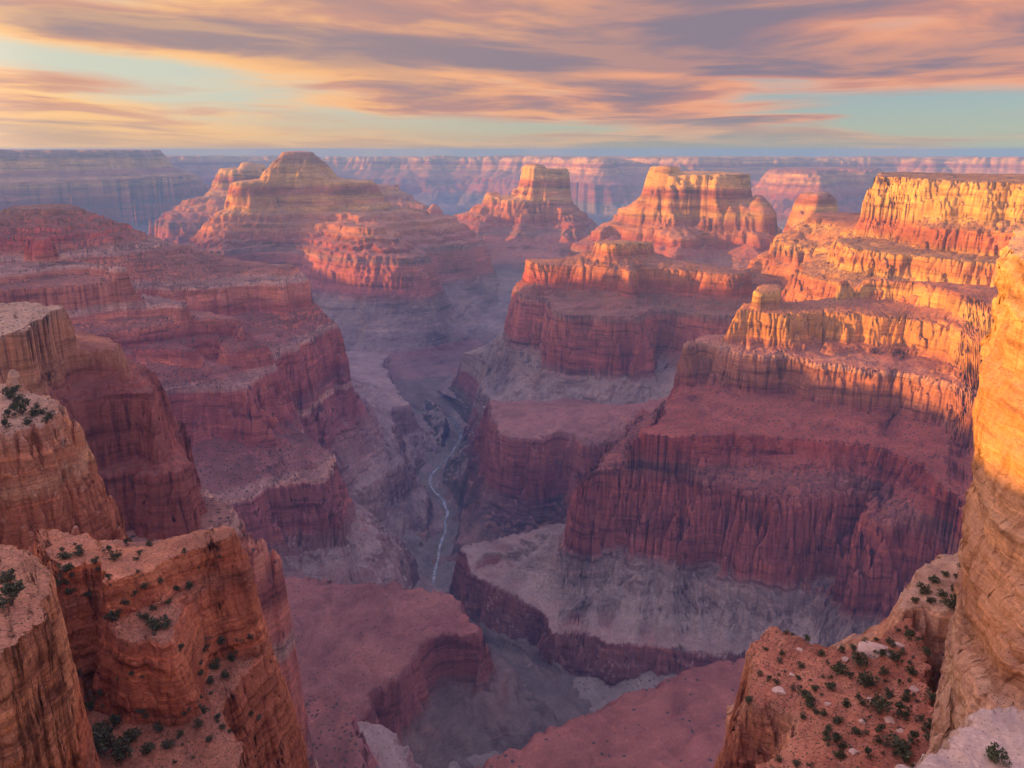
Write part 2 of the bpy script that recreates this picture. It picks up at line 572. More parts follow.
# ------------------------------------------------------------------ rock materials
def rock(name, zs, flat=(0.30, 0.22, 0.15), flat_mix=0.6, veg=(0.075, 0.055, 0.038), veg_amt=0.72, veg_scale=0.13,
         band=0.05, streak=0.5, bump=1.0, unit=1.0, tint=None, flat_hi=None, zsw=-640, crack=0.0, warpz=26.0):
    """zs: list of (level, colour) of the rock beds; unit scales the small texture"""
    m = bpy.data.materials.new(name)
    m.use_nodes = True
    k = NT(m.node_tree)
    geo = k.n('ShaderNodeNewGeometry')
    pos = geo.outputs['Position']
    sp = k.n('ShaderNodeSeparateXYZ')
    k.put(sp.inputs[0], pos)
    sn = k.n('ShaderNodeSeparateXYZ')
    k.put(sn.inputs[0], geo.outputs['Normal'])
    nz = sn.outputs[2]
    wav = k.noise(pos, 0.012 / unit, 4)
    z = k.math('MULTIPLY_ADD', k.math('SUBTRACT', wav, 0.5), warpz * min(unit, 1.0), sp.outputs[2])
    z0, z1 = zs[0][0], zs[-1][0]
    f = k.mapr(z, z0, z1, smooth=False)
    col = k.ramp(f, [((a - z0) / (z1 - z0), c) for a, c in zs])
    # fine bedding
    bvec = k.vmul(pos, (0.004 / unit, 0.004 / unit, band / unit))
    bed = k.noise(bvec, 1.6, 6, 0.65)
    col = k.mix(1.0, col, k.ramp(bed, [(0.33, (0.42, 0.36, 0.37)), (0.43, (0.74, 0.70, 0.70)), (0.50, (1.0, 1.0, 1.0)), (0.56, (0.80, 0.76, 0.76)), (0.60, (1.12, 1.08, 1.04)), (0.70, (1.40, 1.34, 1.25))]), 'MULTIPLY')
    tone = k.noise(k.vmul(pos, (1, 1, 0.4)), 0.009 / unit, 4, 0.6)
    col = k.mix(1.0, col, k.ramp(tone, [(0.36, (0.74, 0.68, 0.70)), (0.52, (1.0, 1.0, 1.0)), (0.66, (1.20, 1.16, 1.10))]), 'MULTIPLY')
    # dark varnish streaks that run down the walls
    svec = k.vmul(pos, (0.075 / unit, 0.075 / unit, 0.006 / unit))
    stv = k.noise(svec, 1.0, 4, 0.6)
    stm = k.math('MULTIPLY', k.mapr(stv, 0.52, 0.68), k.mapr(nz, 0.55, 0.25))
    col = k.mix(k.math('MULTIPLY', stm, streak), col, k.mix(1.0, col, (0.40, 0.32, 0.34), 'MULTIPLY'))
    # debris on the gentle ground
    big = k.noise(pos, 0.03 / unit, 5, 0.6)
    fm = k.mapr(nz, 0.60, 0.84)
    fm = k.math('MULTIPLY', fm, k.mapr(big, 0.25, 0.6, 0.55, 1.0))
    fcol = flat if flat_hi is None else k.mix(k.mapr(z, zsw - 20, zsw + 20), flat, flat_hi)
    pat = k.noise(pos, 0.011 / unit, 5, 0.6, 0.6)
    fcol = k.mix(1.0, fcol, k.ramp(pat, [(0.34, (0.66, 0.62, 0.62)), (0.5, (1.0, 1.0, 1.0)), (0.66, (1.30, 1.27, 1.22))]), 'MULTIPLY')
    wash = k.math('ABSOLUTE', k.math('SUBTRACT', k.noise(pos, 0.017 / unit, 4, 0.5, 0.9), 0.5))
    fcol = k.mix(k.math('MULTIPLY', k.mapr(wash, 0.022, 0.004), 0.55), fcol, k.mix(1.0, fcol, (1.5, 1.45, 1.4), 'MULTIPLY'))
    col = k.mix(k.math('MULTIPLY', fm, flat_mix), col, fcol)
    col = k.mix(1.0, col, k.ramp(k.noise(pos, 0.25 / unit, 5, 0.7), [(0.3, (0.80, 0.78, 0.78)), (0.7, (1.15, 1.14, 1.12))]), 'MULTIPLY')
    # low scrub as dark specks
    if veg_amt:
        vo = k.n('ShaderNodeTexVoronoi', feature='F1')
        k.put(vo.inputs['Vector'], pos)
        vo.inputs['Scale'].default_value = veg_scale / unit
        vr = k.mapr(vo.outputs['Distance'], 0.22, 0.36, 1.0, 0.0)
        sc = k.n('ShaderNodeSeparateColor')
        k.put(sc.inputs[0], vo.outputs['Color'])
        vm = k.math('MULTIPLY', vr, k.math('LESS_THAN', sc.outputs[0], veg_amt))
        vm = k.math('MULTIPLY', vm, k.mapr(nz, 0.42, 0.68))
        if flat_hi is not None:
            vm = k.math('MULTIPLY', vm, k.mapr(z, zsw - 30, zsw + 30, 0.3, 1.0))
        col = k.mix(vm, col, veg)
    crk = None
    if crack:
        ve = k.n('ShaderNodeTexVoronoi', feature='DISTANCE_TO_EDGE')
        k.put(ve.inputs['Vector'], k.n_add(k.vmul(pos, (1, 1, 0.55)), k.noise_col(pos, 0.25 / unit), 2.2 * unit))
        ve.inputs['Scale'].default_value = 0.16 / unit
        crk = k.mapr(ve.outputs['Distance'], 0.0, 0.05)
        col = k.mix(k.math('MULTIPLY', k.math('SUBTRACT', 1.0, crk), 0.55 * crack), col, k.mix(1.0, col, (0.35, 0.3, 0.3), 'MULTIPLY'))
    bs = k.n('ShaderNodeBsdfPrincipled')
    k.put(bs.inputs['Base Color'], col)
    bs.inputs['Roughness'].default_value = 0.95
    bs.inputs['Specular IOR Level'].default_value = 0.1
    # relief: bedding plus broken rock
    b1 = k.n('ShaderNodeBump')
    b1.inputs['Strength'].default_value = 0.8
    b1.inputs['Distance'].default_value = 2.2 * bump * unit
    hb = k.math('ADD', k.math('MULTIPLY', bed, k.mapr(nz, 0.85, 0.5, 0.15, 1.0)), k.math('MULTIPLY', k.noise(pos, 0.16 / unit, 6, 0.68), k.mapr(nz, 0.9, 0.6, 0.5, 1.1)))
    hb = k.math('ADD', hb, k.math('MULTIPLY', stv, 0.7))
    if crk is not None:
        hb = k.math('ADD', hb, k.math('MULTIPLY', crk, 0.9 * crack))
    k.put(b1.inputs['Height'], hb)
    k.put(bs.inputs['Normal'], b1.outputs[0])
    out = k.n('ShaderNodeOutputMaterial')
    k.put(out.inputs[0], bs.outputs[0])
    return m


TALUS = (0.29, 0.235, 0.185)
RED = (0.38, 0.095, 0.058)
DRED = (0.32, 0.085, 0.06)
GOLD = (0.62, 0.35, 0.085)
ORANGE = (0.52, 0.21, 0.08)
MAUVE = (0.26, 0.115, 0.095)
BEDS = [(-1060, (0.13, 0.115, 0.09)), (-960, (0.15, 0.125, 0.10)), (-945, (0.20, 0.10, 0.085)), (-880, MAUVE),
        (-865, TALUS), (-690, (0.28, 0.21, 0.165)), (-660, (0.29, 0.14, 0.11)), (-640, (0.38, 0.125, 0.09)), (-520, (0.43, 0.14, 0.095)),
        (-500, (0.30, 0.16, 0.12)), (-470, DRED), (-440, RED), (-390, ORANGE), (-340, (0.40, 0.145, 0.075)), (-300, GOLD), (-270, ORANGE),
        (-245, GOLD), (-225, (0.36, 0.13, 0.065)), (-195, (0.42, 0.14, 0.06)), (-170, (0.64, 0.38, 0.10)), (-90, (0.64, 0.38, 0.10)), (-60, (0.34, 0.20, 0.11)), (0, (0.40, 0.24, 0.13))]
MBEDS = [(-1060, (0.13, 0.115, 0.09)), (-960, (0.16, 0.115, 0.10)), (-945, (0.20, 0.10, 0.085)), (-868, MAUVE), (-855, TALUS), (-800, (0.29, 0.22, 0.175)), (-780, (0.36, 0.13, 0.098)), (-650, (0.43, 0.14, 0.098)),
         (-622, (0.30, 0.135, 0.10)), (-606, (0.27, 0.125, 0.09)), (-600, (0.36, 0.12, 0.085)), (-560, RED), (-525, (0.33, 0.115, 0.075)), (-505, (0.42, 0.18, 0.09)), (-450, (0.55, 0.25, 0.07)), (-430, (0.40, 0.16, 0.08)),
         (-415, (0.55, 0.26, 0.07)), (-370, (0.60, 0.29, 0.075)), (-350, (0.40, 0.18, 0.09)), (-338, GOLD), (-325, (0.64, 0.38, 0.10)), (-300, ORANGE), (-285, (0.36, 0.20, 0.11)), (-200, (0.34, 0.2, 0.11))]
M_CANYON = rock('layered_canyon_rock', BEDS, flat=(0.285, 0.23, 0.18), flat_hi=(0.21, 0.105, 0.068), flat_mix=0.7)
M_FAR = rock('far_canyon_rock', BEDS, flat=(0.27, 0.21, 0.165), flat_hi=(0.32, 0.17, 0.11), flat_mix=0.45, veg_amt=0.0, unit=2.2, streak=0.2)
RBEDS = [(a, (min(c[0] * 1.32, .64), c[1] * 1.12, c[2] * 1.16)) for a, c in
         [(-1060, (0.14, 0.12, 0.10)), (-860, TALUS), (-760, (0.27, 0.19, 0.15)), (-735, (0.30, 0.14, 0.11)), (-640, (0.40, 0.16, 0.11)), (-610, (0.27, 0.15, 0.115)),
          (-585, (0.26, 0.095, 0.07)), (-570, (0.40, 0.16, 0.10)), (-480, (0.47, 0.19, 0.11)), (-465, (0.25, 0.10, 0.07)), (-440, (0.44, 0.18, 0.10)), (-410, (0.27, 0.095, 0.065)), (-375, (0.48, 0.22, 0.12)),
          (-290, (0.44, 0.20, 0.11)), (-240, (0.34, 0.11, 0.07)), (-215, (0.40, 0.10, 0.07)), (-170, (0.36, 0.12, 0.075)), (-140, (0.34, 0.22, 0.13)), (0, (0.34, 0.22, 0.13))]]
def lit_rim_bands(beds, zs, col):  # pale rim bands: bare rock, with caught light put into the colour
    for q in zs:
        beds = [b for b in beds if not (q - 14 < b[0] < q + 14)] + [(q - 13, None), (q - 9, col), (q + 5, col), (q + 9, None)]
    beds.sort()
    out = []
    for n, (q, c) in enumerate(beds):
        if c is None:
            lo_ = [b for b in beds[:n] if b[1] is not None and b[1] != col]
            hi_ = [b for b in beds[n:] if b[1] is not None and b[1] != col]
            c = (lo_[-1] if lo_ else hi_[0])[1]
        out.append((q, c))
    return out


RBEDS = lit_rim_bands(RBEDS, (-638, -474, -338, -251), (0.60, 0.36, 0.25))
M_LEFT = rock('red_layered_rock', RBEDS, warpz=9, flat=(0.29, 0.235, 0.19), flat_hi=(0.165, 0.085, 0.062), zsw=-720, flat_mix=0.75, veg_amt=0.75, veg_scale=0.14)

# ------------------------------------------------------------------ canyon floor and river
_RV = [(428, 372, -1046), (432, 384, -1046), (422, 392, -1046), (434, 404, -1046), (452, 418, -1046), (462, 432, -1046), (452, 452, -1046),
       (432, 472, -1046), (429, 484, -1046), (440, 496, -1046), (448, 510, -1046), (445, 528, -1045), (440, 548, -1042), (434, 575, -1028), (432, 605, -1008),
       (442, 640, -984), (480, 655, -964), (510, 668, -950), (532, 680, -942), (550, 695, -938), (572, 712, -936), (600, 740, -934)]
RIVER = Q((470, 340, 5200), (440, 360, 4300)) + [P(z, (a, b))[0] for a, b, z in _RV]
RIVER_Z = [-1046, -1046] + [z for _, _, z in _RV]


def river_dist(x, y):
    """distance to the river and the level of the water there"""
    best = np.full(np.shape(x), 1e18)
    lev = np.zeros(np.shape(x))
    for (ax, ay), (bx, by), za, zb in zip(RIVER[:-1], RIVER[1:], RIVER_Z[:-1], RIVER_Z[1:]):
        dx, dy = bx - ax, by - ay
        t = np.clip(((x - ax) * dx + (y - ay) * dy) / (dx * dx + dy * dy), 0, 1)
        d = (x - ax - t * dx) ** 2 + (y - ay - t * dy) ** 2
        m = d < best
        best = np.where(m, d, best)
        lev = np.where(m, za + (zb - za) * t, lev)
    return np.sqrt(best), lev


def floor_height(x, y):
    d, lev = river_dist(x + 18 * fbm(x / 90, y / 90, 3, 4), y + 18 * fbm(x / 90, y / 90, 3, 8))
    z = lev - 4 + 0.34 * np.maximum(d - 12, 0)
    lim = -850 + 40 * fbm(x / 700, y / 700, 4, 2)
    k = 60.0
    z = -k * np.log(np.exp(-np.maximum(z, -1060) / k - 17.0) + np.exp(-lim / k - 17.0)) - 17.0 * k
    z = z + 5 * fbm(x / 60, y / 60, 4, 12) * np.clip(d / 60, 0, 1) - 10 * np.clip(d / 90, 0, 1) * np.abs(perlin2(x / 80, y / 80, 77))
    return z


def build_floor():
    na, nr = 520, 760
    A = np.linspace(math.radians(-60), math.radians(60), na)
    R = np.geomspace(420, 17500, nr)
    AA, RR = np.meshgrid(A, R, indexing='ij')
    X, Y = RR * np.sin(AA), RR * np.cos(AA)
    Z = floor_height(X, Y)
    m = rock('canyon_floor_soil', [(-1080, (0.15, 0.15, 0.115)), (-1030, (0.19, 0.175, 0.14)), (-950, (0.24, 0.205, 0.165)), (-880, (0.26, 0.215, 0.175)), (-700, (0.26, 0.215, 0.175))],
             flat=(0.22, 0.20, 0.155), flat_mix=0.5, veg_amt=0.2)
    o = grid_mesh('canyon_floor', np.stack([X, Y, Z], -1).reshape(-1, 3), na, nr, m)
    o['kind'] = 'structure'


def build_river():
    p = np.array(RIVER)
    pts = []
    for i in range(len(p) - 1):
        for t in np.linspace(0, 1, 14, endpoint=False):
            pts.append(p[i] * (1 - t) + p[i + 1] * t)
    pts = np.array(pts)
    for _ in range(4):
        pts[1:-1] = (pts[:-2] + pts[1:-1] * 2 + pts[2:]) / 4
    tg = np.gradient(pts, axis=0)
    nn = np.stack([-tg[:, 1], tg[:, 0]], 1)
    nn /= np.linalg.norm(nn, axis=1)[:, None]
    s = np.arange(len(pts))
    pts = pts + nn * (6 * perlin2(s / 9.0, s * 0 + .5, 3))[:, None]
    wd = 3.6 + 2.2 * perlin2(s / 5.0, s * 0 + .3, 5)
    V = []
    for q in (-1, -.33, .33, 1):
        e = pts + nn * (wd * q)[:, None]
        z = floor_height(e[:, 0], e[:, 1])
        V.append(np.column_stack([e, z]))
    V = np.stack(V, 1)
    V[..., 2] = V[..., 2].max(axis=1, keepdims=True) + 0.8
    m = bpy.data.materials.new('river_water')
    m.use_nodes = True
    k = NT(m.node_tree)
    geo = k.n('ShaderNodeNewGeometry')
    w = k.noise(geo.outputs['Position'], 0.05, 5, 0.7)
    bs = k.n('ShaderNodeBsdfPrincipled')
    k.put(bs.inputs['Base Color'], k.mix(k.mapr(w, 0.44, 0.58), (0.10, 0.14, 0.14), (0.26, 0.30, 0.30)))
    bs.inputs['Roughness'].default_value = 0.25
    bp = k.n('ShaderNodeBump')
    bp.inputs['Distance'].default_value = 0.4
    k.put(bp.inputs['Height'], k.noise(geo.outputs['Position'], 0.4, 3))
    k.put(bs.inputs['Normal'], bp.outputs[0])
    out = k.n('ShaderNodeOutputMaterial')
    k.put(out.inputs[0], bs.outputs[0])
    o = grid_mesh('river', V.reshape(-1, 3), len(pts), 4, m)
    o['kind'] = 'structure'


build_floor()
build_river()

# ------------------------------------------------------------------ far landforms
landform('plateau', [
    dict(z=-700, poly=Q((-500, 150, 7600), (-100, 200, 7800), (120, 200, 8600), (215, 190, 9600), (260, 185, 11000), (230, 180, 13000), (-500, 170, 13000)), p=1.6, gully=60),
    dict(z=-260, off=(3, 330), p=1.3, gully=20),
    dict(z=-170, off=(3, 90), p=0.8),
    dict(z=0, poly=Q((-500, 150, 8200), (-100, 150, 8300), (60, 150, 8700), (130, 150, 9100), (160, 150, 9800), (150, 150, 12500), (-500, 150, 12500)))],
    M_FAR, na=330, nr=240, seed=3, wl=210, fl=60, warp=80, s0=0.35, zmin=-900, top=(0, 1, 2), ledge=8, ledge_h=40, gl=420, pxr=(-60, None),
    label='long flat-topped blue plateau far off at the left end of the skyline', cat='plateau')

landform('distant_rim', [
    dict(z=-800, poly=Q((100, 170, 13500), (330, 170, 13500), (480, 170, 12500), (560, 170, 11500), (620, 170, 10500), (700, 170, 10500), (780, 170, 11500), (900, 170, 12500), (1200, 170, 12500), (1200, 160, 17300), (100, 160, 17300)), p=1.5, gully=90),
    dict(z=-420, off=(3, 500), p=1.3, gully=40),
    dict(z=-290, off=(3, 120), p=0.8),
    dict(z=-95, poly=Q((100, 160, 14500), (330, 160, 14500), (420, 160, 13900), (480, 160, 13900), (560, 160, 12500), (585, 160, 11600), (612, 160, 11300), (618, 160, 12600), (700, 160, 11800), (800, 160, 13000), (900, 160, 13300), (1200, 160, 13300), (1200, 158, 16500), (100, 158, 16500)))],
    M_FAR, na=620, nr=200, seed=5, wl=340, fl=70, warp=170, s0=0.3, zmin=-900, top=(0.006, 14000, 4), ledge=10, ledge_h=50, gl=700, pxr=(60, 1100),
    label='hazy canyon rim running level along the skyline behind every butte', cat='canyon rim')

landform('mesa', [
    dict(z=-700, poly=Q((690, 175, 9000), (740, 178, 8200), (800, 180, 8000), (850, 180, 8300), (900, 180, 9000), (900, 165, 12000), (740, 165, 11500)), p=1.4, gully=40),
    dict(z=-330, off=(2, 90), p=0.8),
    dict(z=-200, poly=Q((770, 170, 9300), (800, 171, 8900), (820, 172, 8800), (835, 170, 9800), (870, 169, 9700), (880, 167, 11000), (780, 167, 10800)))],
    M_FAR, na=200, nr=150, seed=8, wl=150, fl=50, warp=60, s0=0.4, zmin=-900, ledge=6, ledge_h=40, gl=300,
    label='small pink-topped mesa low on the skyline behind the right-hand buttes', cat='mesa')

landform('butte', [
    dict(z=-720, poly=Q((130, 215, 6000), (190, 230, 5700), (260, 225, 5800), (330, 215, 6200), (330, 190, 7200), (180, 195, 7000)), p=1.5, gully=40),
    dict(z=-470, off=(2, 260), p=1.2, steps=3),
    dict(z=-330, poly=Q((185, 200, 6300), (215, 190, 6150), (262, 185, 6200), (290, 185, 6400), (285, 180, 6900), (215, 185, 6900)), p=1.3, steps=2),
    dict(z=-245, off=(4, 30), p=0.8),
    dict(z=-135, poly=Q((219, 168, 6450), (240, 168, 6380), (266, 168, 6400), (268, 168, 6700), (222, 168, 6800)))],
    M_FAR, na=230, nr=200, seed=13, wl=60, fl=26, warp=40, s0=0.4, zmin=-900, ledge=4, ledge_h=22, gl=140,
    peaks=[(Q((241, 165, 6480), (252, 165, 6450), (253, 165, 6600), (242, 165, 6650)), -140, -88, 40), (Q((255, 165, 6480), (263, 165, 6470), (264, 165, 6600), (256, 165, 6600)), -140, -96, 30)],
    label='purple notched butte behind the left shoulder of the tallest butte', cat='butte')

landform('ridge', [
    dict(z=-720, poly=Q((340, 215, 6300), (400, 225, 5700), (450, 228, 5600), (470, 225, 5900), (440, 205, 7000), (340, 190, 7200)), p=1.4, gully=40),
    dict(z=-430, poly=Q((360, 200, 6300), (395, 210, 5950), (425, 215, 5900), (440, 216, 6000), (420, 205, 6700), (360, 195, 6900)), p=1.2, steps=3),
    dict(z=-260, poly=Q((365, 185, 6350), (385, 185, 6250), (400, 190, 6300), (395, 190, 6600), (365, 185, 6700)))],
    M_FAR, na=170, nr=150, seed=15, wl=60, fl=26, warp=30, s0=0.4, zmin=-900, ledge=4, ledge_h=22, gl=120,
    peaks=[(Q((362, 182, 6300), (372, 182, 6280), (372, 182, 6450), (363, 182, 6450)), -300, -215, 40), (Q((428, 212, 5930), (434, 212, 5930), (434, 212, 6000), (429, 212, 6000)), -430, -370, 60)],
    label='low pink broken ridge behind the right shoulder of the tallest butte', cat='ridge')

# the tallest butte
landform('butte', [
    dict(z=-905, poly=Q((150, 300, 4300), (250, 330, 3800), (330, 345, 3500), (400, 350, 3480), (470, 335, 3700), (525, 310, 4200), (520, 280, 4900), (400, 250, 5400), (200, 250, 5300)), p=1.6, gully=22, fl=.6),
    dict(z=-615, off=(2, 45), p=0.85, fl=.8),
    dict(z=-475, poly=Q((178, 245, 4550), (195, 255, 4420), (222, 268, 4230), (238, 262, 4340), (262, 255, 4380), (290, 255, 4370), (306, 262, 4290), (318, 262, 4110), (350, 264, 3900), (385, 264, 3790), (415, 265, 3760), (426, 265, 3850), (424, 258, 4150), (440, 252, 4250), (470, 250, 4330), (484, 250, 4550), (470, 240, 5000), (380, 235, 5150), (220, 235, 5100)), p=1.2, steps=3, gully=10),
    dict(z=-365, poly=Q((205, 230, 4620), (222, 232, 4480), (250, 232, 4460), (300, 232, 4450), (328, 236, 4390), (350, 245, 4150), (372, 248, 4020), (384, 246, 4080), (388, 240, 4230), (397, 236, 4350), (430, 232, 4420), (456, 232, 4560), (450, 230, 4900), (340, 225, 5050), (225, 225, 5000)), p=1.15, steps=2, gully=8),
    dict(z=-272, off=(5, 40), p=0.85),
    dict(z=-165, poly=Q((229, 182, 4660), (245, 190, 4600), (280, 195, 4580), (320, 195, 4570), (345, 200, 4540), (352, 200, 4600), (368, 200, 4620), (372, 200, 4800), (330, 190, 4920), (240, 185, 4900)), p=1.0, gully=3),
    dict(z=-146, poly=Q((260, 180, 4640), (272, 185, 4590), (300, 190, 4560), (330, 190, 4570), (340, 188, 4640), (338, 180, 4790), (300, 180, 4860), (264, 180, 4800)), p=0.85, gully=10),
    dict(z=-12, poly=Q((282, 152, 4700), (296, 153, 4660), (312, 152, 4670), (316, 152, 4760), (300, 152, 4820), (284, 152, 4800)))],
    M_FAR, na=460, nr=460, seed=21, wl=46, fl=13, warp=16, s0=0.35, zmin=-1070, top=(0.05, 30, 3), ledge=3.5, ledge_h=16, gl=95,
    label='tallest butte with a flat-capped peak and a lit spur facing the river', cat='butte')

landform('butte', [
    dict(z=-640, poly=Q((430, 235, 5300), (470, 250, 4900), (520, 255, 4750), (570, 255, 4750), (610, 245, 5000), (640, 230, 5600), (600, 210, 6100), (450, 210, 6100)), p=1.5, gully=22),
    dict(z=-450, poly=Q((450, 205, 5450), (470, 218, 5150), (482, 220, 5080), (497, 212, 5250), (512, 212, 5200), (520, 222, 5050), (528, 216, 5180), (545, 206, 5280), (562, 212, 5200), (572, 222, 5080), (583, 222, 5120), (585, 212, 5350), (595, 205, 5700), (560, 200, 5900), (455, 200, 5850)), p=1.1, steps=3, gully=10),
    dict(z=-300, poly=Q((484, 192, 5420), (500, 193, 5330), (515, 193, 5280), (530, 193, 5300), (552, 194, 5280), (565, 195, 5320), (572, 194, 5480), (565, 190, 5650), (490, 190, 5620)), p=1.2, steps=1),
    dict(z=-230, off=(4, 26), p=0.8),
    dict(z=-112, poly=Q((526, 168, 5400), (534, 168, 5350), (546, 168, 5340), (560, 168, 5400), (570, 168, 5480), (566, 168, 5560), (530, 168, 5540)))],
    M_FAR, na=320, nr=300, seed=27, wl=55, fl=20, warp=26, s0=0.35, zmin=-960, top=(0.03, 30, 3), ledge=3.5, ledge_h=18, gl=95,
    peaks=[(Q((527, 165, 5390), (535, 165, 5350), (544, 165, 5360), (545, 165, 5450), (529, 165, 5480)), -120, -88, 25),
           (Q((487, 190, 5420), (497, 190, 5380), (500, 190, 5470), (490, 190, 5500)), -310, -265, 30)],
    label='pink-lit temple-shaped butte with a twin block summit in the middle of the skyline', cat='butte')

landform('butte', [
    dict(z=-700, poly=Q((540, 260, 4300), (600, 280, 3700), (680, 290, 3300), (760, 290, 3300), (830, 270, 3600), (830, 230, 4800), (700, 205, 5300), (560, 225, 5100)), p=1.5, gully=20),
    dict(z=-460, poly=Q((574, 245, 4250), (590, 246, 4050), (606, 243, 4120), (625, 235, 4180), (645, 236, 4060), (664, 240, 3900), (676, 246, 3700), (690, 240, 3830), (708, 230, 4020), (728, 228, 4050), (745, 240, 3800), (765, 240, 3800), (790, 225, 4100), (800, 215, 4500), (700, 210, 5000), (600, 220, 4800)), p=1.1, gully=16, steps=2),
    dict(z=-300, poly=Q((618, 215, 4350), (645, 208, 4180), (680, 212, 4080), (700, 205, 4130), (735, 208, 4050), (752, 212, 4050), (770, 205, 4250), (760, 200, 4700), (680, 200, 4800), (630, 205, 4600)), p=1.1, gully=12),
    dict(z=-215, off=(4, 26), p=0.7),
    dict(z=-115, poly=Q((653, 178, 4250), (665, 180, 4160), (690, 182, 4130), (720, 183, 4120), (742, 184, 4160), (748, 182, 4300), (740, 180, 4550), (680, 178, 4600), (656, 176, 4500)))],
    M_FAR, na=360, nr=340, seed=33, wl=44, fl=17, warp=22, s0=0.35, zmin=-960, top=(0.0, 30, 4), ledge=3.0, ledge_h=15, gl=70,
    peaks=[(Q((654, 170, 4260), (664, 170, 4190), (676, 170, 4180), (679, 170, 4300), (660, 170, 4380)), -120, -78, 20), (Q((752, 195, 4150), (760, 195, 4100), (765, 195, 4250), (757, 195, 4300)), -300, -215, 70)],
    label='golden-walled butte with a long cap and shadowed hollows, right of the twin-summit butte', cat='butte')

landform('butte', [
    dict(z=-500, poly=Q((760, 225, 3700), (800, 235, 3500), (850, 230, 3600), (860, 210, 4100), (780, 205, 4200)), p=1.4, gully=14),
    dict(z=-245, off=(2, 24), p=0.8),
    dict(z=-185, poly=Q((799, 193, 3900), (812, 194, 3820), (828, 194, 3860), (829, 192, 4050), (803, 192, 4080)))],
    M_FAR, na=140, nr=120, seed=37, wl=36, fl=12, warp=16, s0=0.4, zmin=-900, ledge=3, ledge_h=14, gl=60,
    label='small lit butte in the gap left of the high right-hand mesa', cat='butte')

# ------------------------------------------------------------------ right bank
landform('ridge', [
    dict(z=-520, poly=Q((715, 290, 2800), (790, 300, 2450), (860, 290, 2300), (980, 280, 2200), (980, 210, 3500), (800, 225, 3700), (730, 250, 3300)), p=1.2, gully=16),
    dict(z=-420, poly=Q((738, 270, 2950), (790, 272, 2700), (850, 268, 2500), (960, 260, 2400), (960, 210, 3300), (800, 225, 3400), (745, 252, 3150)), p=1.05, gully=22, steps=2),
    dict(z=-300, poly=Q((772, 240, 2950), (800, 238, 2780), (850, 236, 2600), (950, 230, 2500), (950, 210, 3200), (830, 215, 3300), (780, 225, 3200)), p=1.0, gully=14),
    dict(z=-215, poly=Q((806, 222, 2950), (830, 218, 2850), (860, 214, 2740), (950, 210, 2600), (950, 205, 3100), (850, 208, 3150), (815, 214, 3100)))],
    M_CANYON, na=260, nr=240, seed=41, wl=34, fl=16, warp=22, s0=0.5, zmin=-800, ledge=2, ledge_h=12, gl=48, top=(0.08, 200, 2),
    label='orange furrowed ridge slope running down from under the high right-hand mesa', cat='ridge')

landform('mesa', [
    dict(z=-298, off=(1, 18), p=0.8),
    dict(z=-246, poly=Q((838, 248, 2420), (850, 246, 2330), (868, 246, 2250), (892, 246, 2200), (915, 246, 2210), (935, 250, 2170), (980, 262, 2110), (1250, 270, 2000), (1250, 200, 3200), (900, 205, 3050), (850, 220, 2800)), p=1.1, gully=4),
    dict(z=-238, off=(3, 16), p=0.8),
    dict(z=-186, poly=Q((862, 210, 2650), (900, 215, 2480), (922, 220, 2340), (940, 222, 2290), (1000, 224, 2230), (1250, 224, 2130), (1250, 200, 3200), (900, 200, 3150)), p=1.2, gully=4),
    dict(z=-160, off=(5, 32), p=0.7),
    dict(z=-74, poly=Q((864, 178, 2780), (880, 180, 2640), (905, 180, 2520), (928, 182, 2440), (940, 183, 2440), (960, 184, 2390), (1000, 184, 2350), (1250, 184, 2230), (1250, 178, 3600), (900, 176, 3500), (866, 176, 3100)))],
    M_CANYON, na=420, nr=420, seed=45, wl=36, fl=13, warp=20, s0=0.35, reach=70, s1=2.2, zmin=-620, ledge=2.4, ledge_h=12, gl=45, top=(0.0, 100, 2), pxr=(None, 1120),
    label='high golden flat-topped mesa reaching the right end of the skyline', cat='mesa')

landform('butte', [
    dict(z=-960, off=(1, 60), p=1.0, fl=1.3),
    dict(z=-805, poly=P(-805, (452, 354), (456, 362), (466, 372), (480, 380), (476, 386), (484, 394), (492, 398), (482, 405)) + Q((505, 420, 2280), (560, 430, 2150), (640, 430, 2100), (760, 410, 2150), (860, 360, 2300), (860, 300, 3000), (700, 270, 3600), (520, 300, 3500)), p=1.5, gully=16),
    dict(z=-670, off=(3, 34), p=0.85),
    dict(z=-490, poly=Q((513, 285, 2950), (520, 290, 2830), (540, 292, 2760), (556, 300, 2650), (555, 312, 2520), (562, 318, 2450), (585, 318, 2470), (610, 318, 2440), (636, 318, 2430), (645, 314, 2520), (652, 312, 2640), (670, 312, 2620), (700, 312, 2560), (730, 312, 2520), (765, 310, 2500), (800, 300, 2600), (780, 290, 2950), (640, 275, 3150), (530, 280, 3150)), p=1.1, steps=2),
    dict(z=-455, off=(5, 14), p=0.8, fl=.7),
    dict(z=-385, poly=Q((524, 280, 2920), (545, 282, 2830), (570, 284, 2780), (600, 284, 2740), (622, 282, 2700), (628, 290, 2620), (632, 285, 2690), (640, 275, 2760), (670, 275, 2750), (700, 275, 2700), (738, 272, 2640), (745, 270, 2760), (700, 268, 2950), (600, 268, 3000), (530, 275, 3000)), p=1.2),
    dict(z=-345, off=(7, 10), p=0.8),
    dict(z=-310, poly=Q((590, 256, 2860), (605, 256, 2790), (630, 256, 2770), (640, 256, 2830), (655, 258, 2870), (640, 256, 2930), (600, 256, 2930)))],
    M_CANYON, na=440, nr=420, seed=51, carve=True, rill=0.4, wl=30, fl=11, warp=14, s0=0.8, gully=1, rough=0.6, zmin=-1060, ledge=2, ledge_h=11, gl=55, top=(0.03, 60, 2),
    label='dark red fluted butte with one lit cap standing in the middle of the canyon', cat='butte')

